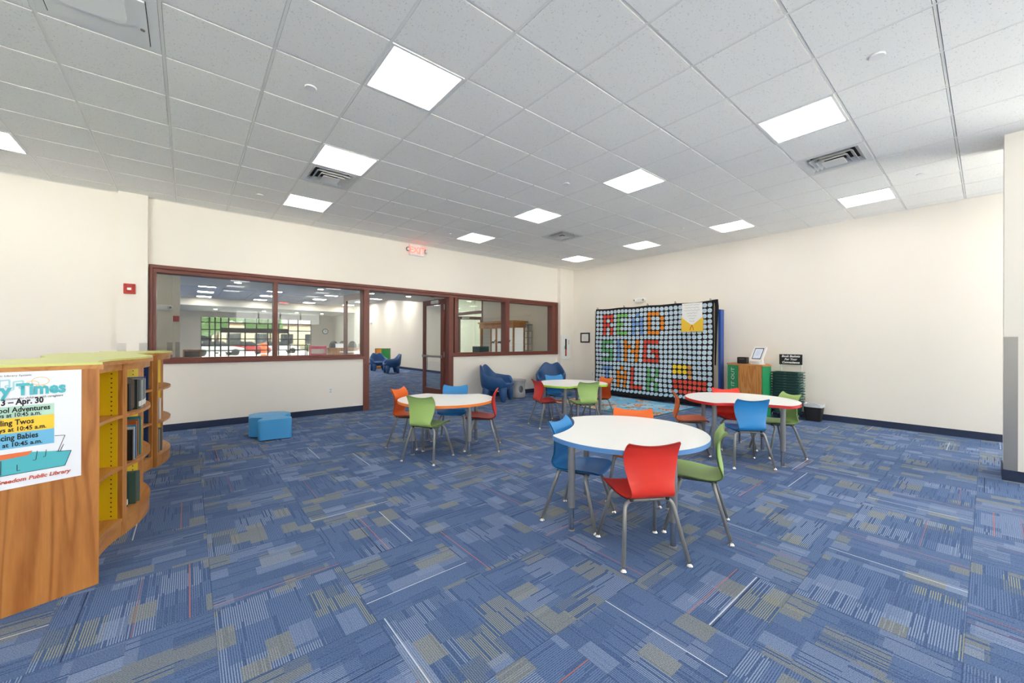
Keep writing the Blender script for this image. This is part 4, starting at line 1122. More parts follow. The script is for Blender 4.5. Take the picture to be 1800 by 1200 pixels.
put('orange', {14: (8,), 15: (7, 9), 16: (7, 8, 9), 17: (7, 9), 18: (7, 9)})
put('red', {14: (11,), 15: (11,), 16: (11,), 17: (11,), 18: (11, 12, 13)})
put('green', {14: (15, 17), 15: (15, 17), 16: (15, 16), 17: (15, 17), 18: (15, 17)})
put('yellow', {13: (21, 22, 23), 14: (21, 22, 23)}); put('tan', {13: (24,), 14: (24,), 15: (24,)})
put('red', {16: range(21, 28), 17: range(21, 28), 18: range(22, 27)})
DOTC = {'red': rgb(232, 84, 66), 'lgreen': rgb(136, 206, 120), 'blue': rgb(128, 168, 224), 'orange': rgb(242, 144, 46), 'green': rgb(112, 186, 128), 'yellow': rgb(248, 214, 60), 'tan': rgb(220, 156, 92), 'pale': rgb(196, 218, 234), 'rim': rgb(226, 236, 242)}
DM = {k: mat('dot_' + k, v, 0.85) for k, v in DOTC.items()}
def disc(b, a, c, r, ry=None, tilt=0.0, lift=0.002, n=14, th=0.003, super_=2.35):
    p = qpt(a, c); nrm = qnorm(a, c); u = Vector((0, -1, 0)); u = (u - nrm * u.dot(nrm)).normalized(); v = nrm.cross(u); v = v if v.z > 0 else -v
    top, bot = [], []
    for k in range(n):
        e = 2 * PI * k / n; ce, se = math.cos(e), math.sin(e)
        x = r * math.copysign(abs(ce) ** (2 / super_), ce); y = (ry or r) * math.copysign(abs(se) ** (2 / super_), se)
        if tilt: x, y = x * math.cos(tilt) - y * math.sin(tilt), x * math.sin(tilt) + y * math.cos(tilt)
        w = p + u * x + v * y
        top.append(b.bm.verts.new(w + nrm * (lift + th))); bot.append(b.bm.verts.new(w + nrm * (lift - 0.004)))
    b.bm.faces.new(top)
    for k in range(n): b.bm.faces.new((bot[k], bot[(k + 1) % n], top[(k + 1) % n], top[k]))
pale_b, rim_b = MB(), MB()
for row in range(1, NROW + 1):
    for c in range(1, NCOL + 1):
        a = (c - 0.5) / NCOL * 0.985 + 0.008; cc = (row - 0.4) / NROW * 0.955 + 0.012
        cl = colmap.get((row, c))
        if row == NROW:
            disc(pale_b, a, cc, 0.054, 0.036, 0.45, super_=2.0); continue
        if cl is None:
            disc(rim_b, a, cc, 0.0455, lift=0.002); disc(pale_b, a, cc, 0.039, lift=0.0042)
        else:
            b = MB(); disc(b, a, cc, 0.046); b.build('patch', DM[cl], qu, off=qu.location)
o = rim_b.build('pale_patch_rims', DM['rim'], qu, off=qu.location); o['kind'] = 'stuff'
o = pale_b.build('pale_patches', DM['pale'], qu, off=qu.location); o['kind'] = 'stuff'
CLIPL = ['binder clip at the top left corner of the quilt', 'second binder clip from the left along the quilt top', 'binder clip under the emergency light', 'binder clip just left of the yellow envelope', 'binder clip at the top right corner of the quilt']
for (y_, lab) in zip((6.56, 5.75, 5.10, 4.42, 3.66), CLIPL):
    cl = thing('binder_clip', 'black ' + lab, 'clip', (QX, y_, 2.19), group='binder clips on the quilt')
    part('jaw', BLACK, cl, lambda b: b.prism([(-0.022, 0), (0.145, 0), (0.136, 0.045), (-0.012, 0.045)], -0.022, 0.022, Matrix.Rotation(R(90), 4, 'X')))
    part('handle', BLACK, cl, lambda b: b.tube([(0.0, -0.014, 0.04), (-0.012, -0.009, 0.085), (-0.012, 0.009, 0.085), (0.0, 0.014, 0.04)], 0.005, 6))
# note in a yellow envelope pinned on the quilt
en = thing('envelope_note', 'yellow envelope with handwritten note pinned high on the quilt', 'note', (QX - 0.05, 4.02, 1.60))
ER = lambda b, y0, y1, z0, z1, x0, x1: b.box(x0, x1, y0, y1, z0, z1)
part('note_sheet', PAPER, en, lambda b: ER(b, -0.215, 0.225, 0.14, 0.61, 0.002, 0.005))
part('envelope', mat('envelope_yellow', rgb(248, 204, 62), 0.6), en, lambda b: (b.prism([(-0.235, 0.0), (0.235, 0.0), (0.235, 0.31), (0.0, 0.13), (-0.235, 0.31)], -0.006, 0.0, Matrix.Rotation(R(90), 4, 'Z') @ Matrix.Rotation(R(90), 4, 'X'))))
part('bow', mat('ribbon_orange', rgb(214, 120, 30), 0.6), en, lambda b: (b.tube([(-0.009, 0.0, 0.135), (-0.01, 0.03, 0.08), (-0.009, 0.045, 0.03)], 0.006, 6), b.tube([(-0.009, 0.0, 0.135), (-0.01, -0.03, 0.08), (-0.009, -0.035, 0.035)], 0.006, 6), b.ball((-0.01, 0, 0.135), 0.014, 1)))
def scribble(b):
    for k in range(7):
        z = 0.57 - 0.058 * k; hw_ = [0.18, 0.165, 0.18, 0.12, 0.10, 0.07, 0.07][k]; pts = []
        for q in range(int(hw_ * 220)):
            t = q / (hw_ * 220); pts.append((0.0012, hw_ - 2 * hw_ * t, z + 0.009 * math.sin(q * 1.9) + 0.006 * math.sin(q * 0.7 + k)))
        b.tube(pts, 0.0016, 4)
part('handwriting', mat('pencil_grey', rgb(120, 124, 132), 0.7), en, scribble)

# ================================================================== RUG
def rug_mat():
    m = bpy.data.materials.new('ocean_rug'); m.use_nodes = True; nt = m.node_tree; p = nt.nodes['Principled BSDF']
    tc = nt.nodes.new('ShaderNodeTexCoord')
    def noise(s, d=2, dist=0.0, w=(1, 1, 1)):
        mp = nt.nodes.new('ShaderNodeMapping'); mp.inputs['Scale'].default_value = w; nt.links.new(tc.outputs['Object'], mp.inputs[0])
        n = nt.nodes.new('ShaderNodeTexNoise'); n.inputs['Scale'].default_value = s; n.inputs['Detail'].default_value = d; n.inputs['Distortion'].default_value = dist
        nt.links.new(mp.outputs[0], n.inputs['Vector']); return Ex(nt, n.outputs[0])
    sp = nt.nodes.new('ShaderNodeSeparateXYZ'); nt.links.new(tc.outputs['Object'], sp.inputs[0]); x = Ex(nt, sp.outputs[0])
    a = noise(1.6, 2, 0.5)
    col = cmix(nt, a.gt(0.5), rgb(120, 186, 226), rgb(160, 206, 230))
    reef = (noise(2.4, 3, 1.0) + (x * -0.12)).gt(0.54)
    reefc = cmix(nt, noise(9, 2).gt(0.5), rgb(206, 92, 60), rgb(226, 160, 90))
    reefc = cmix(nt, noise(14, 2, 0.0, (1, 2, 1)).gt(0.58), reefc, rgb(222, 222, 196))
    reefc = cmix(nt, noise(7, 2, 2.0).gt(0.6), reefc, rgb(70, 130, 130))
    col = cmix(nt, reef, col, reefc)
    col = cmix(nt, (noise(3.1, 2, 0.8, (1, 2.5, 1)) + x * -0.1).gt(0.63), col, rgb(64, 140, 150))
    col = cmix(nt, noise(4.5, 1, 0.4, (2.2, 1, 1)).gt(0.70), col, rgb(40, 90, 150))
    col = cmix(nt, noise(5.5, 1, 0.3, (2.8, 1, 1)).lt(0.29), col, rgb(216, 74, 46))
    nt.links.new(col, p.inputs['Base Color']); p.inputs['Roughness'].default_value = 0.95
    return m
rg = thing('area_rug', 'colourful ocean reef rug on the carpet below the quilt', 'rug', (7.45, 5.15, 0))
part('pile', rug_mat(), rg, lambda b: b.box(-1.06, 0.82, -1.22, 1.28, 0.0, 0.009))
def bind(b):
    for q in ((-1.08, -1.06, -1.24, 1.30), (0.82, 0.84, -1.24, 1.30), (-1.06, 0.82, -1.24, -1.22), (-1.06, 0.82, 1.28, 1.30)): b.box(*q, 0.0, 0.011)
part('binding', mat('rug_binding_teal', rgb(40, 116, 136), 0.9), rg, bind)

# ================================================================== CHECK-OUT KIOSK
GRN = mat('green_laminate', rgb(34, 150, 96), 0.4)
kk = thing('checkout_kiosk', 'oak and green self check-out cabinet beside the quilt', 'cabinet', (8.2, 2.82, 0))
# plan: chamfered block against the wall. wood front faces -x, green chamfer towards larger y, green side towards smaller y
K = dict(fl=(8.10, 3.03), fr=(8.10, 2.635), bl=(8.36, 3.27), br=(8.44, 2.50))
kz = 0.935
base_ = [(8.10, 3.035), (8.10, 2.635), (8.29, 2.555), (8.62, 2.70), (8.62, 3.30), (8.30, 3.30)]
# front-left chamfer from fl to (8.30,3.30)
part('carcass', mat('kiosk_core', rgb(150, 100, 52), 0.5), kk, lambda b: b.prism([(x + (8.36 - x) * 0.012, y + (2.9 - y) * 0.012) for x, y in base_], 0, kz), off=kk.location)
def vpanel(b, p, q, z0, z1, t=0.008):
    d = Vector((q[0] - p[0], q[1] - p[1])); L_ = d.length; a = math.atan2(d.y, d.x)
    b.box(0, L_, -t, 0.004, z0, z1, 0.0, Matrix.Translation((p[0], p[1], 0)) @ Matrix.Rotation(a, 4, 'Z'))
part('wood_front', OAK, kk, lambda b: vpanel(b, (8.10, 3.03), (8.10, 2.64), 0, kz), off=kk.location)
part('green_left_panel', GRN, kk, lambda b: vpanel(b, (8.30, 3.30), (8.102, 3.038), 0, kz), off=kk.location)
part('green_right_panel', GRN, kk, lambda b: vpanel(b, (8.102, 2.632), (8.29, 2.555), 0, kz), off=kk.location)
part('green_side_panel', GRN, kk, lambda b: vpanel(b, (8.293, 2.556), (8.62, 2.70), 0, kz), off=kk.location)
part('top', OAK_H, kk, lambda b: b.prism([(8.36 + (x - 8.36) * 1.06, 2.9 + (y - 2.9) * 1.05) for x, y in base_], kz, kz + 0.028), off=kk.location)
kd = Vector((8.102 - 8.30, 3.038 - 3.30, 0)).normalized()
text('CHECK IT OUT', 0.150, mat('white_lettering', rgb(232, 240, 236), 0.5), kk, Vector((8.30, 3.30, 0.885)) + kd * 0.225 - kk.location, (0, 0, 1), -kd, 'RIGHT', lift=0.0095, wide=0.74)
# tablet stand
tb = thing('tablet_kiosk', 'white tablet screen tilted on a stand atop the kiosk', 'tablet', (8.28, 2.76, kz + 0.028), R(-108))
part('base', WPLAST, tb, lambda b: b.prism(rrect(0.10, 0.085, 0.03), 0, 0.012), True, angle=40)
part('neck', WPLAST, tb, lambda b: b.tube([(0, 0.05, 0.008), (0, 0.06, 0.06), (0, 0.03, 0.14)], [0.07, 0.055, 0.04], 12), True)
Mt = Matrix.Translation((0, 0.0, 0.20)) @ Matrix.Rotation(R(62), 4, 'X')
part('bezel', WPLAST, tb, lambda b: b.prism(rrect(0.125, 0.155, 0.03), -0.02, 0.0, Mt), True, angle=40)
sc_ = part('screen_border', BLACK, tb, lambda b: b.prism(rrect(0.088, 0.115, 0.004), 0.0, 0.002, Mt))
SCRM = mat('lit_screen', rgb(214, 222, 236), 0.3, emit=0.12)
part('screen', SCRM, sc_, lambda b: b.prism(rrect(0.075, 0.10, 0.002), 0.002, 0.003, Mt))
part('screen_text', mat('screen_grey', rgb(150, 156, 176), 0.5), sc_, lambda b: [b.prism([(-0.05 + 0.012 * (k % 2), 0.06 - 0.02 * k), (0.05 - 0.012 * (k % 3), 0.06 - 0.02 * k), (0.05 - 0.012 * (k % 3), 0.063 - 0.02 * k), (-0.05 + 0.012 * (k % 2), 0.063 - 0.02 * k)], 0.003, 0.0035, Mt) for k in range(6)])
pr = thing('receipt_printer', 'small black receipt printer on the kiosk', 'printer', (8.33, 3.04, kz + 0.028), R(-90))
part('body', BLACK, pr, lambda b: b.box(-0.085, 0.085, -0.06, 0.07, 0, 0.125, 0.012))
part('paper_slot', GREYM, pr, lambda b: b.box(-0.05, 0.05, -0.061, -0.057, 0.085, 0.09))

# ================================================================== BOOK BASKETS, SIGN, BIN
BGRN = mat('dark_green_basket', rgb(20, 62, 56), 0.45)
NB = 12; bw, bdp = 0.212, 0.15
def basket_shell(b):
    pr_ = [(0.86, 0.0), (1.0, 0.20)]
    def rr(s, z): return [b.bm.verts.new((x, y, z)) for x, y in rrect(bw * s, bdp * s, 0.035, 4)]
    o0, o1 = rr(0.86, 0.0), rr(0.985, 0.2); i1, i0 = rr(0.965, 0.2), rr(0.845, 0.005)
    n = len(o0)
    for p_, q_ in ((o0, o1), (o1, i1), (i1, i0)):
        for k in range(n): b.bm.faces.new((p_[k], p_[(k + 1) % n], q_[(k + 1) % n], q_[k]))
    b.bm.faces.new(o0[::-1]); b.bm.faces.new(i0)
def basket_rim(b):
    def rr(s, z): return [b.bm.verts.new((x, y, z)) for x, y in rrect(bw * s, bdp * s, 0.035, 4)]
    r = [rr(0.98, 0.186), rr(1.09, 0.186), rr(1.09, 0.204), rr(0.965, 0.204)]; n = len(r[0])
    for a in range(4):
        p_, q_ = r[a], r[(a + 1) % 4]
        for k in range(n): b.bm.faces.new((p_[k], p_[(k + 1) % n], q_[(k + 1) % n], q_[k]))
bloc = (8.41, 2.318)
stk = thing('basket_stand', 'chrome wire stand under the stack of baskets', 'stand', (bloc[0], bloc[1], 0), R(-90))
for sx in (-1, 1):
    part('leg', CHROME, stk, lambda b: b.tube(fillet_path([(sx * 0.2, -0.15, 0), (sx * 0.2, -0.15, 0.10), (sx * 0.2, 0.15, 0.10), (sx * 0.2, 0.15, 0.0)], 0.03), 0.006, 6), True)
part('crossbar', CHROME, stk, lambda b: (b.tube([(-0.2, -0.12, 0.10), (0.2, -0.12, 0.10)], 0.006, 6), b.tube([(-0.2, 0.12, 0.10), (0.2, 0.12, 0.10)], 0.006, 6)))
bfirst = None
ordn = ['twelfth', 'eleventh', 'tenth', 'ninth', 'eighth', 'seventh', 'sixth', 'fifth', 'fourth', 'third', 'second']
for k in range(NB):
    lab = 'topmost dark green book basket of the stack' if k == NB - 1 else 'dark green book basket, %s from the top of the stack' % ordn[k]
    z = 0.107 + 0.048 * k
    if bfirst is None:
        bfirst = thing('book_basket', lab, 'basket', (bloc[0], bloc[1], z), R(-90), 'stack of book baskets')
        part('shell', BGRN, bfirst, basket_shell, True, angle=40)
        part('rim', mat('green_rim_highlight', rgb(34, 88, 80), 0.28), bfirst, basket_rim)  # lighter green paints in the highlight the rims catch
        part('handle', BLACK, bfirst, lambda b: b.tube(fillet_path([(-bw * 0.9, -bdp * 1.08, 0.196), (-bw * 0.55, -bdp * 1.12, 0.206), (bw * 0.55, -bdp * 1.12, 0.206), (bw * 0.9, -bdp * 1.08, 0.196)], 0.03), 0.0045, 6), True)
        part('emblem', mat('basket_emblem', rgb(120, 156, 148), 0.5), bfirst, lambda b: b.tube([(-0.022, -bdp * 1.10, 0.188), (0.0, -bdp * 1.105, 0.2), (0.022, -bdp * 1.10, 0.188)], 0.0025, 5))
    else: dup(bfirst, (bloc[0], bloc[1], z), R(-90), lab)
sg = thing('basket_sign', 'black sign for book baskets on thin wire posts above the stack', 'sign', (8.62, 2.33, 0.0), R(-90))
for sx in (-1, 1): part('post', CHROME, sg, lambda b: b.tube([(sx * 0.165, 0, 0.0), (sx * 0.165, 0, 1.16)], 0.004, 6))
part('board', mat('sign_black', rgb(22, 26, 26), 0.5), sg, lambda b: b.box(-0.18, 0.18, -0.012, -0.004, 0.965, 1.155))
part('board_edge', WPLAST, sg, lambda b: b.box(-0.184, 0.184, -0.011, -0.003, 1.155, 1.162))
SW = mat('sign_white', rgb(240, 240, 236), 0.6)
for z, w_ in ((1.103, 'Book Baskets'), (1.047, 'For Your'), (0.990, 'Convenience')):
    text(w_, 0.052, SW, sg, (0, -0.0125, z), (1, 0, 0), (0, 0, 1), 'CENTER', bold=0.0022, shear=0.25)
bn = thing('waste_bin', 'black waste bin with white liner by the right wall', 'bin', (8.51, 1.955, 0), R(-90))
def tub(b, w0, d0_, w1, d1, z0, z1, t=0.006):
    def rr(w, d, z): return [b.bm.verts.new((x, y, z)) for x, y in rrect(w, d, 0.03, 4)]
    L_ = [rr(w0, d0_, z0), rr(w1, d1, z1), rr(w1 - t, d1 - t, z1), rr(w0 - t, d0_ - t, z0 + t)]; n = len(L_[0])
    for p_, q_ in zip(L_, L_[1:]):
        for k in range(n): b.bm.faces.new((p_[k], p_[(k + 1) % n], q_[(k + 1) % n], q_[k]))
    b.bm.faces.new(L_[0][::-1]); b.bm.faces.new(L_[-1])
part('tub', BLACK, bn, lambda b: tub(b, 0.105, 0.085, 0.135, 0.11, 0, 0.27), True, angle=40)
part('liner', LINER, bn, lambda b: (tub(b, 0.137, 0.112, 0.142, 0.117, 0.245, 0.30, 0.004), b.prism(rrect(0.136, 0.11, 0.03, 4), 0.27, 0.278)), True, angle=50)
part('crumpled_bag', mat('clear_bag', rgb(168, 172, 176), 0.25), bn, lambda b: [b.ball((random.uniform(-0.08, 0.08), random.uniform(-0.06, 0.06), 0.285), (random.uniform(0.03, 0.06), 0.03, 0.018), 1) for _ in range(7)])

# ================================================================== LIBRARY BEYOND THE PARTITION
LX0 = -6.0
ZSOF, ZC2 = 3.2, 3.6
Y_S1, Y_S2 = 16.8, 25.9
GCEIL = mat('grey_ceiling_tile', rgb(206, 202, 196), 0.9)
struct(part('wall_library_right', WALL_FAR, None, lambda b: (b.box(FARX, FARX + 0.15, YW + WT, 11.75, 0, ZC2 + 0.1), b.box(FARX, FARX + 0.15, 13.75, FARY, 0, ZC2 + 0.1), b.box(FARX, FARX + 0.15, 11.75, 13.75, 3.15, ZC2 + 0.1))), 'cream library wall beyond the doorway with a door in it', 'wall')
struct(part('wall_library_left', WALL_FAR, None, lambda b: b.box(LX0 - 0.15, LX0, YW + WT, FARY, 0, ZC2 + 0.1)), 'cream library wall on the far left', 'wall')
struct(part('baseboard_library', BASEB, None, lambda b: (b.box(FARX - 0.012, FARX, YW + WT + 0.03, 11.7, 0, 0.105), b.box(FARX - 0.012, FARX, 13.8, FARY, 0, 0.105))))
struct(part('ceiling_soffit_near', WALL_FAR, None, lambda b: b.box(LX0, FARX, YW + WT, Y_S1, ZSOF, ZC2 + 0.15)), 'cream soffit just beyond the partition', 'ceiling')
c2 = struct(part('ceiling_library', mat('grid_grey', rgb(200, 201, 204), 0.7), None, lambda b: b.box(LX0, FARX, Y_S1, Y_S2, ZC2 + 0.03, ZC2 + 0.15)), 'grey tiled library ceiling', 'ceiling')
def farlights():
    out = []
    for yy in (17.9, 20.3, 22.7, 25.1):
        for xx in (-4.2, -1.8, 0.6, 3.0, 5.4, 7.6): out.append((xx, yy))
    return out
nx, ny = 12, 8
for i in range(nx):
    for j in range(ny):
        x0 = LX0 + (FARX - LX0) * i / nx; x1 = LX0 + (FARX - LX0) * (i + 1) / nx; y0 = Y_S1 + (Y_S2 - Y_S1) * j / ny; y1 = Y_S1 + (Y_S2 - Y_S1) * (j + 1) / ny
        part('ceiling_tile', GCEIL, c2, lambda b: b.box(x0 + 0.015, x1 - 0.015, y0 + 0.015, y1 - 0.015, ZC2, ZC2 + 0.03))
struct(part('ceiling_soffit_far', WALL_FAR, None, lambda b: b.box(LX0, FARX, Y_S2, FARY + 0.2, ZSOF, ZC2 + 0.15)), 'cream soffit in front of the entrance glazing', 'ceiling')
LAMP2 = mat('lit_diffuser_library', (1.0, 0.985, 0.955, 1), 0.5, emit=26.0)
LAMP3 = mat('lit_downlight', (1.0, 0.955, 0.88, 1), 0.5, emit=44.0)
fl = None
for xx, yy in farlights():
    if fl is None:
        fl = thing('library_ceiling_light', 'square ceiling light in the grey library ceiling', 'ceiling light', (xx, yy, ZC2), group='library ceiling lights')
        part('frame', WPLAST, fl, lambda b: [b.box(*q, -0.012, 0.0) for q in ((-0.31, 0.31, -0.31, -0.28), (-0.31, 0.31, 0.28, 0.31), (-0.31, -0.28, -0.28, 0.28), (0.28, 0.31, -0.28, 0.28))])
        part('diffuser', LAMP2, fl, lambda b: b.box(-0.28, 0.28, -0.28, 0.28, -0.008, 0.0))
    else: dup(fl, (xx, yy, ZC2))
dl = None
for yy, gname in ((12.6, 'near'), (28.4, 'far'), (10.0, 'near'), (15.0, 'near')):  # extra near rows added to brighten the library
    for xx in (-3.6, -0.9, 1.2, 3.6, 5.4, 6.9):
        if dl is None:
            dl = thing('downlight', 'round recessed downlight in a cream library soffit', 'downlight', (xx, yy, ZSOF), group='soffit downlights')
            part('trim', WPLAST, dl, lambda b: b.lathe([(0.11, -0.006), (0.115, 0.0)], 20))
            part('lens', LAMP3, dl, lambda b: b.lathe([(0.09, -0.009), (0.09, -0.006)], 20))
        else: dup(dl, (xx, yy, ZSOF))

# entrance glazing wall
sx0, sx1 = on_y(353, 600, FARY).x, on_y(547, 600, FARY).x; szt = on_y(353, 556.7, FARY).z
struct(part('wall_library_front', WALL_FAR, None, lambda b: (b.box(LX0, sx0, FARY, FARY + 0.2, 0, ZC2), b.box(sx1, FARX, FARY, FARY + 0.2, 0, ZC2), b.box(sx0, sx1, FARY, FARY + 0.2, szt, ZC2))), 'far library wall around the entrance glazing', 'wall')
DKM = mat('dark_bronze_metal', rgb(40, 33, 32), 0.4)
st = struct(thing('window_3', 'dark bronze entrance glazing with sliding doors at the far end', 'window', (sx0, FARY, 0)))
zr = lambda py: on_y(430, py, FARY).z
vx = [on_y(p, 600, FARY).x for p in (353, 368, 378, 388, 402, 431, 451, 471, 490, 507, 524, 547)]
for x in vx: part('mullion', DKM, st, lambda b: b.box(x - 0.035, x + 0.035, FARY + 0.03, FARY + 0.13, 0, szt), off=st.location)
for py in (556.7, 567.8, 580, 595.6, 606.7, 615.6, 627.0): part('transom', DKM, st, lambda b: b.box(sx0, sx1, FARY + 0.04, FARY + 0.12, zr(py) - 0.03, zr(py) + 0.03), off=st.location)
part('door_header', DKM, st, lambda b: b.box(vx[3], vx[9], FARY - 0.05, FARY + 0.14, zr(585), zr(576.5)), off=st.location)
for a, b_ in zip(vx, vx[1:]): part('pane', TINTED, st, lambda b: b.box(a + 0.03, b_ - 0.03, FARY + 0.078, FARY + 0.084, 0.0, szt), off=st.location)

def column(label, x0, x1, y0, y1, guard_px=True):
    c = struct(part('wall_column', WALL_FAR, None, lambda b: b.box(x0, x1, y0, y1, 0, ZSOF)), label, 'column')
    return c
p = on_y(303, 600, 11.0); column('cream wall stub with emergency light seen through the left window', -1.6, p.x, 11.0, 11.3)
q0, q1 = on_y(303, 600, 13.2), on_y(316, 600, 13.2); column('cream column seen through the left window', q0.x - 0.4, q1.x, 13.2, 13.6)
guard('steel corner guard on the wall stub beyond the left window', p.x + 0.001, 11.0 - 0.001, -1, 1, h=1.23)
guard('steel corner guard on the column beyond the left window', q1.x + 0.001, 13.2 - 0.001, -1, 1, h=1.23)
e_ = on_y(286, 540, 11.0); emergency_light('white emergency light on the wall stub through the left window', (e_.x, 11.0, e_.z - 0.06), 0)
f_ = on_y(304, 560, 13.2)
fb = thing('fire_alarm', 'small red alarm on the column through the left window', 'fire alarm', (f_.x + 0.06, 13.2, f_.z - 0.07))
part('backplate', REDP, fb, lambda b: b.box(-0.062, 0.062, -0.02, 0, 0, 0.145, 0.008)); part('horn', REDP, fb, lambda b: b.box(-0.036, 0.036, -0.05, -0.018, 0.03, 0.135, 0.012))
# clock
ck = on_y(571.5, 582.5, FARY)
cl = thing('wall_clock', 'round wall clock with dark rim on the far library wall', 'clock', (ck.x, FARY, ck.z))
part('rim', BLACK, cl, lambda b: b.lathe([(0.19, 0.0), (0.2, 0.02), (0.2, 0.05), (0.165, 0.05)], 32, M=Matrix.Rotation(R(90), 4, 'X')), True, angle=40)
part('face', PAPER, cl, lambda b: b.lathe([(0.165, 0.048), (0.165, 0.052)], 32, M=Matrix.Rotation(R(90), 4, 'X')))
part('hands', BLACK, cl, lambda b: (b.box(-0.008, 0.008, -0.056, -0.053, 0, 0.13), b.box(0, 0.09, -0.056, -0.053, -0.008, 0.008)))
# exit sign in the library, hanging below the soffit
xs = on_y(499, 531.5, 25.85)
e2 = thing('exit_sign', 'white EXIT sign box hanging at the far library soffit', 'exit sign', (xs.x, 25.85, xs.z - 0.11))
part('housing', WPLAST, e2, lambda b: b.box(-0.24, 0.24, -0.04, 0.04, 0, 0.26, 0.01)); text('EXIT', 0.2, EXR, e2, (0, -0.041, 0.06), (1, 0, 0), (0, 0, 1), 'CENTER', bold=0.005, wide=0.95)
part('stem', WPLAST, e2, lambda b: b.box(-0.03, 0.03, -0.02, 0.02, 0.25, max(0.27, ZSOF - (xs.z - 0.11))))
# wall-hung dispenser-like light on the far right wall
g_ = on_x(653, 567, FARX); emergency_light('white emergency light far along the library wall', (FARX, g_.y, g_.z - 0.06), R(-90))
# furniture at the entrance
WOODD = wood_mat('desk_oak', rgb(176, 128, 76), rgb(138, 90, 44))
dk = thing('service_desk', 'oak service desk far off near the entrance', 'desk', (6.55, 22.2, 0))
part('body', WOODD, dk, lambda b: b.box(-0.95, 0.95, -0.35, 0.35, 0, 0.98)); part('worktop', WOODD, dk, lambda b: b.box(-1.0, 1.0, -0.4, 0.4, 0.98, 1.02))
for k in range(3): part('panel', WOODD, dk, lambda b: b.box(-0.9 + 0.6 * k, -0.34 + 0.6 * k, -0.362, -0.35, 0.1, 0.9))
MAG = mat('crimson_cart', rgb(176, 36, 72), 0.4)
ct = thing('book_cart', 'crimson metal book cart beside the service desk', 'cart', (5.12, 21.9, 0), R(0))
for sx in (-1, 1): part('end_panel', MAG, ct, lambda b: b.box(sx * 0.36 - 0.015, sx * 0.36 + 0.015, -0.22, 0.22, 0.12, 1.14, 0.006))
for z in (0.2, 0.6, 0.98): part('shelf', MAG, ct, lambda b: (b.box(-0.35, 0.35, -0.22, 0.22, z, z + 0.015), b.box(-0.35, 0.35, -0.225, -0.215, z, z + 0.14)))
for sx in (-1, 1):
    for sy in (-1, 1): part('caster', BLACK, ct, lambda b: b.lathe([(0.055, -0.015), (0.055, 0.015)], 14, M=Matrix.Translation((sx * 0.33, sy * 0.18, 0.055)) @ Matrix.Rotation(R(90), 4, 'Y')))
cb = thing('book_cart', 'black open metal cart left of the crimson cart', 'cart', (4.25, 22.1, 0))
for sx in (-1, 1): part('side_frame', BLACK, cb, lambda b: b.tube(fillet_path([(sx * 0.38, -0.2, 0.0), (sx * 0.38, -0.2, 1.2), (sx * 0.38, 0.2, 1.2), (sx * 0.38, 0.2, 0.0)], 0.1), 0.025, 8))
for z in (0.2, 0.55, 0.9): part('shelf', BLACK, cb, lambda b: b.box(-0.38, 0.38, -0.2, 0.2, z, z + 0.06))
DBAG = mat('dark_goods', rgb(44, 42, 42), 0.7)
for k, (x, lab) in enumerate(((5.98, 'left'), (6.45, 'middle'), (6.95, 'right'))):
    b0 = thing('storage_basket', 'dark rounded basket on the service desk, %s of three' % lab, 'basket', (x, 22.2, 1.021), group='dark baskets on the service desk')
    part('bowl', DBAG, b0, lambda b: b.prism([(0.2 * math.cos(e), 0.36 * max(0, math.sin(e))) for e in [PI * q / 12 for q in range(13)]], -0.12, 0.12, Matrix.Rotation(R(90), 4, 'X')))
bxo = thing('cardboard_box', 'white patterned box at the front of the service desk', 'box', (6.3, 21.93, 1.021)); part('carton', PAPER, bxo, lambda b: b.box(-0.28, 0.28, -0.1, 0.1, 0, 0.22)); part('lid', mat('box_lid', rgb(200, 196, 190), 0.6), bxo, lambda b: b.box(-0.29, 0.29, -0.11, 0.11, 0.2, 0.235))
wt = thing('folding_table', 'white folding table seen through the left door leaf', 'table', (5.9, 18.6, 0)); part('top', WHITE, wt, lambda b: b.box(-0.55, 0.55, -0.35, 0.35, 0.86, 0.90, 0.01))
for sx in (-1, 1):
    for sy in (-1, 1): part('leg', GREYM, wt, lambda b: b.tube([(sx * 0.48, sy * 0.28, 0), (sx * 0.48, sy * 0.28, 0.86)], 0.018, 8))
pls = thing('plush_toy', 'tan rounded soft toy on the white folding table', 'toy', (6.2, 18.6, 0.90)); part('body', mat('tan_plush', rgb(176, 138, 96), 0.95), pls, lambda b: (b.ball((0, 0, 0.12), (0.15, 0.13, 0.12), 3), b.ball((-0.02, 0, 0.24), (0.10, 0.10, 0.10), 3)), True); part('ear', mat('tan_plush', rgb(176, 138, 96), 0.95), pls, lambda b: (b.ball((-0.09, 0, 0.32), 0.04), b.ball((0.05, 0, 0.32), 0.04)), True)
tl = thing('low_cabinet', 'low oak cabinet with black front beyond the far bookcase', 'cabinet', (0.08, 12.6, 0)); part('body', WOODD, tl, lambda b: b.box(-0.18, 0.18, -0.2, 0.2, 0, 1.15)); part('front', BLACK, tl, lambda b: b.box(-0.15, 0.14, -0.215, -0.2, 0.1, 1.11))
gx = thing('activity_board', 'green and orange activity board behind the distant armchairs', 'board', (7.52, 19.3, 0)); part('frame', WOODD, gx, lambda b: b.box(-0.38, 0.38, -0.06, 0.06, 0, 1.02)); part('orange_panel', mat('board_orange', rgb(226, 146, 48), 0.5), gx, lambda b: b.box(-0.35, -0.1, -0.07, -0.06, 0.1, 0.99)); part('green_panel', mat('board_green', rgb(48, 146, 78), 0.5), gx, lambda b: b.box(-0.1, 0.35, -0.07, -0.06, 0.1, 0.99))
outlet('small white outlet on the library wall beyond the doorway', (FARX, 15.9, 0.40), R(-90))

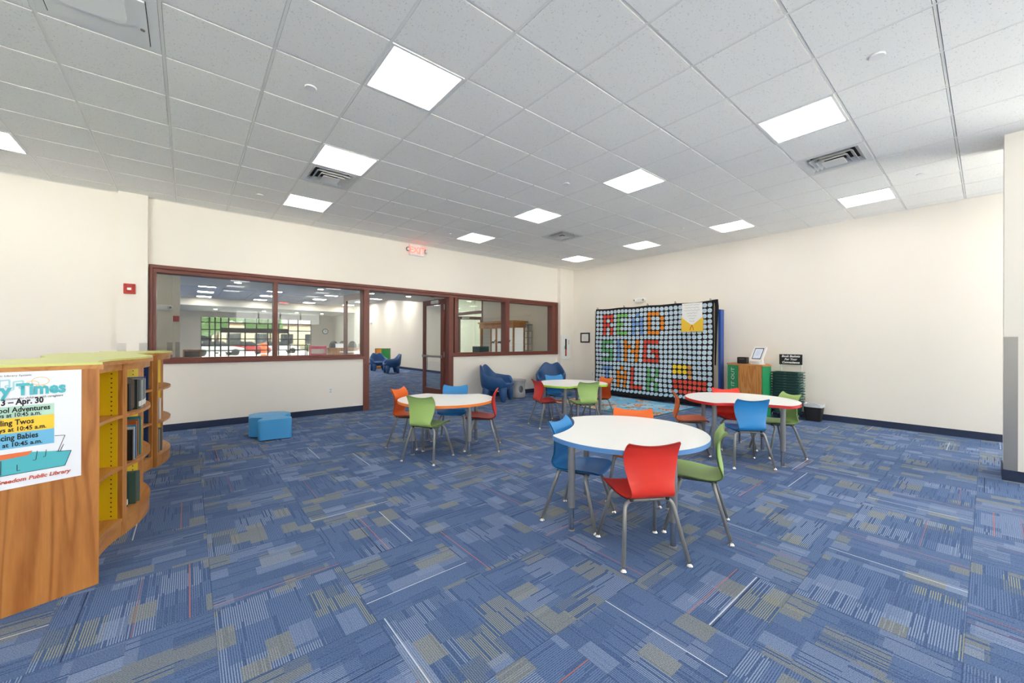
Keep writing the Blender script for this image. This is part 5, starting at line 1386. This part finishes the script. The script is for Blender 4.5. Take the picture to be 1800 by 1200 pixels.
# side room door with transom, seen through the right window
dr = struct(thing('door_3', 'red-brown side room door frame with transom beyond the right window', 'door', (FARX, 12.75, 0)))
for y_ in (11.75, 13.69): part('post', FRAME, dr, lambda b: b.box(FARX - 0.02, FARX + 0.17, y_, y_ + 0.06, 0, 3.15), off=dr.location)
part('transom_bar', FRAME, dr, lambda b: b.box(FARX - 0.02, FARX + 0.17, 11.81, 13.69, 2.42, 2.52), off=dr.location)
part('head', FRAME, dr, lambda b: b.box(FARX - 0.02, FARX + 0.17, 11.75, 13.75, 3.09, 3.15), off=dr.location)
part('pane', GLASS, dr, lambda b: b.box(FARX + 0.07, FARX + 0.076, 11.81, 13.69, 2.52, 3.09), off=dr.location)
lf = struct(thing('door_4', 'open glazed side room door with closer beyond the right window', 'door', (FARX + 0.10, 13.62, 0.01), R(-25)))
for nm, bx in (('hinge_stile', (0, 0.1, -0.02, 0.02, 0, 2.38)), ('lock_stile', (0.9, 1.0, -0.02, 0.02, 0, 2.38)), ('top_rail', (0.1, 0.9, -0.02, 0.02, 2.26, 2.38)), ('bottom_rail', (0.1, 0.9, -0.02, 0.02, 0, 0.25))): part(nm, FRAME, lf, lambda b: b.box(*bx))
part('pane', GLASS, lf, lambda b: b.box(0.1, 0.9, -0.004, 0.004, 0.25, 2.26)); part('door_closer', CHROME, lf, lambda b: b.box(0.15, 0.45, -0.09, -0.02, 2.27, 2.35, 0.01))
SR = mat('side_room_paint', rgb(240, 244, 236), 0.7)
struct(part('wall_side_room', SR, None, lambda b: (b.box(11.5, 11.65, 11.0, 17.0, 0, 3.5), b.box(FARX + 0.15, 11.5, 17.0, 17.15, 0, 3.5), b.box(FARX + 0.15, 11.5, 10.85, 11.0, 0, 3.5))), 'pale wall of the small side room', 'wall')
struct(part('ceiling_side_room', SR, None, lambda b: b.box(FARX + 0.15, 11.65, 10.85, 17.15, 3.5, 3.6)), 'side room ceiling', 'ceiling')
struct(part('floor_side_room', mat('side_floor', rgb(150, 150, 146), 0.6), None, lambda b: b.box(FARX + 0.15, 11.65, 10.85, 17.15, -0.2, 0.0)), 'side room floor', 'floor')
s1_ = dup(fl, (10.0, 13.6, 3.5), 0, 'square ceiling light in the small side room'); dup(fl, (10.0, 15.4, 3.5), 0, 'second square ceiling light in the small side room')
nv = thing('room_sign', 'small navy room sign on the side room door post', 'sign', (FARX - 0.021, 13.72, 1.45), R(-90)); part('plate', NAVY, nv, lambda b: b.box(-0.12, 0.12, -0.012, 0.0, 0, 0.22, 0.004))
pl2 = on_x(845, 612, 7.2)
cr = thing('crate', 'dark green crate standing inside the right window', 'crate', (pl2.x, pl2.y, 0.0)); part('stand', WOODD, cr, lambda b: b.box(-0.2, 0.2, -0.22, 0.22, 0, 0.98)); part('crate_box', BGRN, cr, lambda b: (b.box(-0.18, 0.18, -0.2, 0.2, 0.98, 1.22)))
# display case
dc = thing('display_case', 'oak and glass display case beyond the right window', 'display case', (FARX - 0.32, 10.22, 0))
yA, yB = -0.9, 0.9
part('plinth', OAK, dc, lambda b: b.box(-0.25, 0.25, yA, yB, 0, 0.25)); part('crown', OAK, dc, lambda b: (b.box(-0.26, 0.26, yA - 0.02, yB + 0.02, 1.82, 1.98), b.box(-0.3, 0.3, yA - 0.06, yB + 0.06, 1.98, 2.03)))
for x in (-0.24, 0.20):
    for y_ in (yA, -0.02, yB - 0.045): part('post', OAK, dc, lambda b: b.box(x, x + 0.045, y_, y_ + 0.045, 0.25, 1.82))
part('back', mat('case_white_glow', rgb(246, 246, 242), 0.6, emit=0.25), dc, lambda b: b.box(0.232, 0.24, yA + 0.04, yB - 0.04, 0.25, 1.82))  # faint glow put into the white back panel, no lamp inside
for z in (0.8, 1.3): part('shelf', GLASS, dc, lambda b: b.box(-0.22, 0.22, yA + 0.05, yB - 0.05, z, z + 0.008))
part('pane', GLASS, dc, lambda b: b.box(-0.235, -0.23, yA + 0.045, -0.02, 0.25, 1.82)); part('pane', GLASS, dc, lambda b: b.box(-0.235, -0.23, 0.025, yB - 0.045, 0.25, 1.82))
for k, (y_, z) in enumerate(((0.45, 1.308), (0.1, 1.308), (-0.35, 1.308))):
    fg = thing('model_toy', 'small dark figurine on the display case shelf, %s' % ['left', 'middle', 'right'][k], 'figurine', (FARX - 0.34, 10.22 + y_, z), group='figurines in the display case')
    part('body', DARK, fg, lambda b: (b.ball((0, 0, 0.05), (0.04, 0.09, 0.03)), b.tube([(0, -0.08, 0.05), (0, -0.12, 0.12)], 0.015, 6))); part('legs', DARK, fg, lambda b: [b.tube([(0, y2, 0), (0, y2, 0.05)], 0.01, 6) for y2 in (-0.06, 0.06)])
wr = thing('wire_rack', 'tall grey wire rack beside the display case', 'rack', (FARX - 0.2, 9.05, 0)); part('base', BLACK, wr, lambda b: b.lathe([(0.17, 0), (0.17, 0.03), (0.03, 0.05)], 20))
part('pole', GREYM, wr, lambda b: b.tube([(0, 0, 0.04), (0, 0, 1.9)], 0.015, 8))
for z in [0.3 + 0.2 * k for k in range(9)]: part('tray', GREYM, wr, lambda b: b.tube([(0.14 * math.cos(e), 0.14 * math.sin(e), z) for e in [2 * PI * q / 16 for q in range(16)]], 0.01, 6, True))
for k in range(6): part('wire', GREYM, wr, lambda b: b.tube([(0.14 * math.cos(PI / 3 * k), 0.14 * math.sin(PI / 3 * k), 0.3), (0.14 * math.cos(PI / 3 * k), 0.14 * math.sin(PI / 3 * k), 1.9)], 0.006, 6))

# ================================================================== OUTDOORS
struct(part('ground_outside', mat('pale_concrete', rgb(222, 220, 212), 0.9, var=0.1, vscale=0.5), None, lambda b: (b.box(-60, 60, FARY + 0.25, 110, -0.3, -0.15), b.box(-60, XL - 0.2, -50, FARY + 0.25, -0.3, -0.15), b.box(XL - 0.2, 60, -50, YB - 0.25, -0.3, -0.15), b.box(9.3, 60, YB - 0.25, 9.0, -0.3, -0.15))), 'pale car park outside', 'ground')
LEAF = mat('tree_leaf', rgb(84, 118, 64), 0.8, var=0.35, vscale=3); BARK = mat('bark', rgb(96, 80, 64), 0.9)
def tree(label, x, y, h, r, group):
    t = thing('tree', label, 'tree', (x, y, -0.15), group=group)
    part('trunk', BARK, t, lambda b: b.tube([(0, 0, 0), (0.1, 0, h * 0.4), (0, 0.1, h * 0.8)], [0.18, 0.13, 0.06], 8))
    part('crown', LEAF, t, lambda b: [b.ball((random.gauss(0, r * 0.45), random.gauss(0, r * 0.45), h * 0.72 + random.gauss(0, r * 0.35)), r * random.uniform(0.3, 0.5), 2) for _ in range(16)])
tree('leafy tree outside the left of the entrance glazing', 2.6, 58, 6.5, 2.4, 'trees outside')
tree('leafy tree outside behind the parked cars', 8.5, 62, 6.0, 2.2, 'trees outside')
tree('leafy tree outside the high windows behind the viewer', 1.6, -13.0, 6.6, 1.5, 'trees outside')
def car(label, x, y, rz, col, group='parked cars'):
    t = thing('car', label, 'car', (x, y, -0.15), rz, group)
    m = mat('car_%d_%d_%d' % col, rgb(*col), 0.25)
    part('body', m, t, lambda b: b.prism([(-2.2, 0.35), (2.2, 0.35), (2.25, 0.75), (1.3, 0.95), (-2.1, 1.0), (-2.25, 0.8)], -0.85, 0.85, Matrix.Rotation(R(90), 4, 'X'), 0.05))
    part('cabin', mat('car_glass', rgb(40, 46, 54), 0.1), t, lambda b: b.prism([(-1.7, 0.95), (1.1, 0.92), (0.4, 1.45), (-1.2, 1.47)], -0.75, 0.75, Matrix.Rotation(R(90), 4, 'X'), 0.05))
    for sx in (-1.4, 1.4):
        for sy in (-1, 1): part('wheel', BLACK, t, lambda b: b.lathe([(0.34, -0.1), (0.34, 0.1)], 18, M=Matrix.Translation((sx, sy * 0.8, 0.34)) @ Matrix.Rotation(R(90), 4, 'X')))
car('silver car parked outside the entrance, leftmost', 2.2, 50, R(15), (190, 194, 198)); car('red car parked outside the entrance', 5.0, 53, R(10), (170, 50, 50)); car('white car parked outside the entrance, behind the red car', 8.6, 56, R(5), (226, 228, 230))
for k, (x, y) in enumerate(((7.6, 44.0), (9.0, 46.0), (10.6, 48.0))):
    hb = thing('hedge', 'clipped green shrub outside the sliding doors, %s' % ['nearest', 'second', 'farthest'][k], 'shrub', (x + 3, y + 2, -0.15), group='shrubs outside'); part('foliage', LEAF, hb, lambda b: [b.ball((random.uniform(-0.9, 0.9), random.uniform(-0.3, 0.3), 0.5 + random.uniform(-0.1, 0.3)), random.uniform(0.35, 0.55), 2) for _ in range(8)])
    part('stem', BARK, hb, lambda b: b.tube([(0, 0, 0), (0, 0, 0.4)], 0.06, 6))
ORG = mat('safety_orange', rgb(246, 96, 40), 0.5)
pc = on_y(464, 600, 36)
cn = thing('traffic_barrel', 'orange safety barrel outside the sliding doors', 'barrel', (pc.x, 36, -0.15)); cn.scale = (0.75, 0.75, 0.75); part('drum', ORG, cn, lambda b: b.lathe([(0.32, 0.05), (0.29, 0.5), (0.27, 0.9), (0.2, 1.25), (0.33, 1.4), (0.33, 1.75), (0.05, 1.8)], 20), True, angle=40); part('band', WPLAST, cn, lambda b: (b.lathe([(0.305, 0.35), (0.298, 0.45)], 20), b.lathe([(0.285, 0.65), (0.28, 0.75)], 20))); part('base', BLACK, cn, lambda b: b.lathe([(0.4, 0), (0.4, 0.06)], 16))
bo = thing('building', 'low tan building across the car park', 'building', (14, 85, -0.15)); part('wall', mat('tan_stucco', rgb(222, 208, 180), 0.8), bo, lambda b: b.box(-14, 14, -3, 3, 0, 4.2)); part('roof', mat('roof_brown', rgb(120, 92, 70), 0.8), bo, lambda b: b.box(-14.4, 14.4, -3.4, 3.4, 4.2, 4.7))
for k in range(7): part('window', mat('car_glass', rgb(40, 46, 54), 0.1), bo, lambda b: b.box(-12 + 4 * k - 1, -12 + 4 * k + 1, -3.03, -2.98, 1, 2.8))
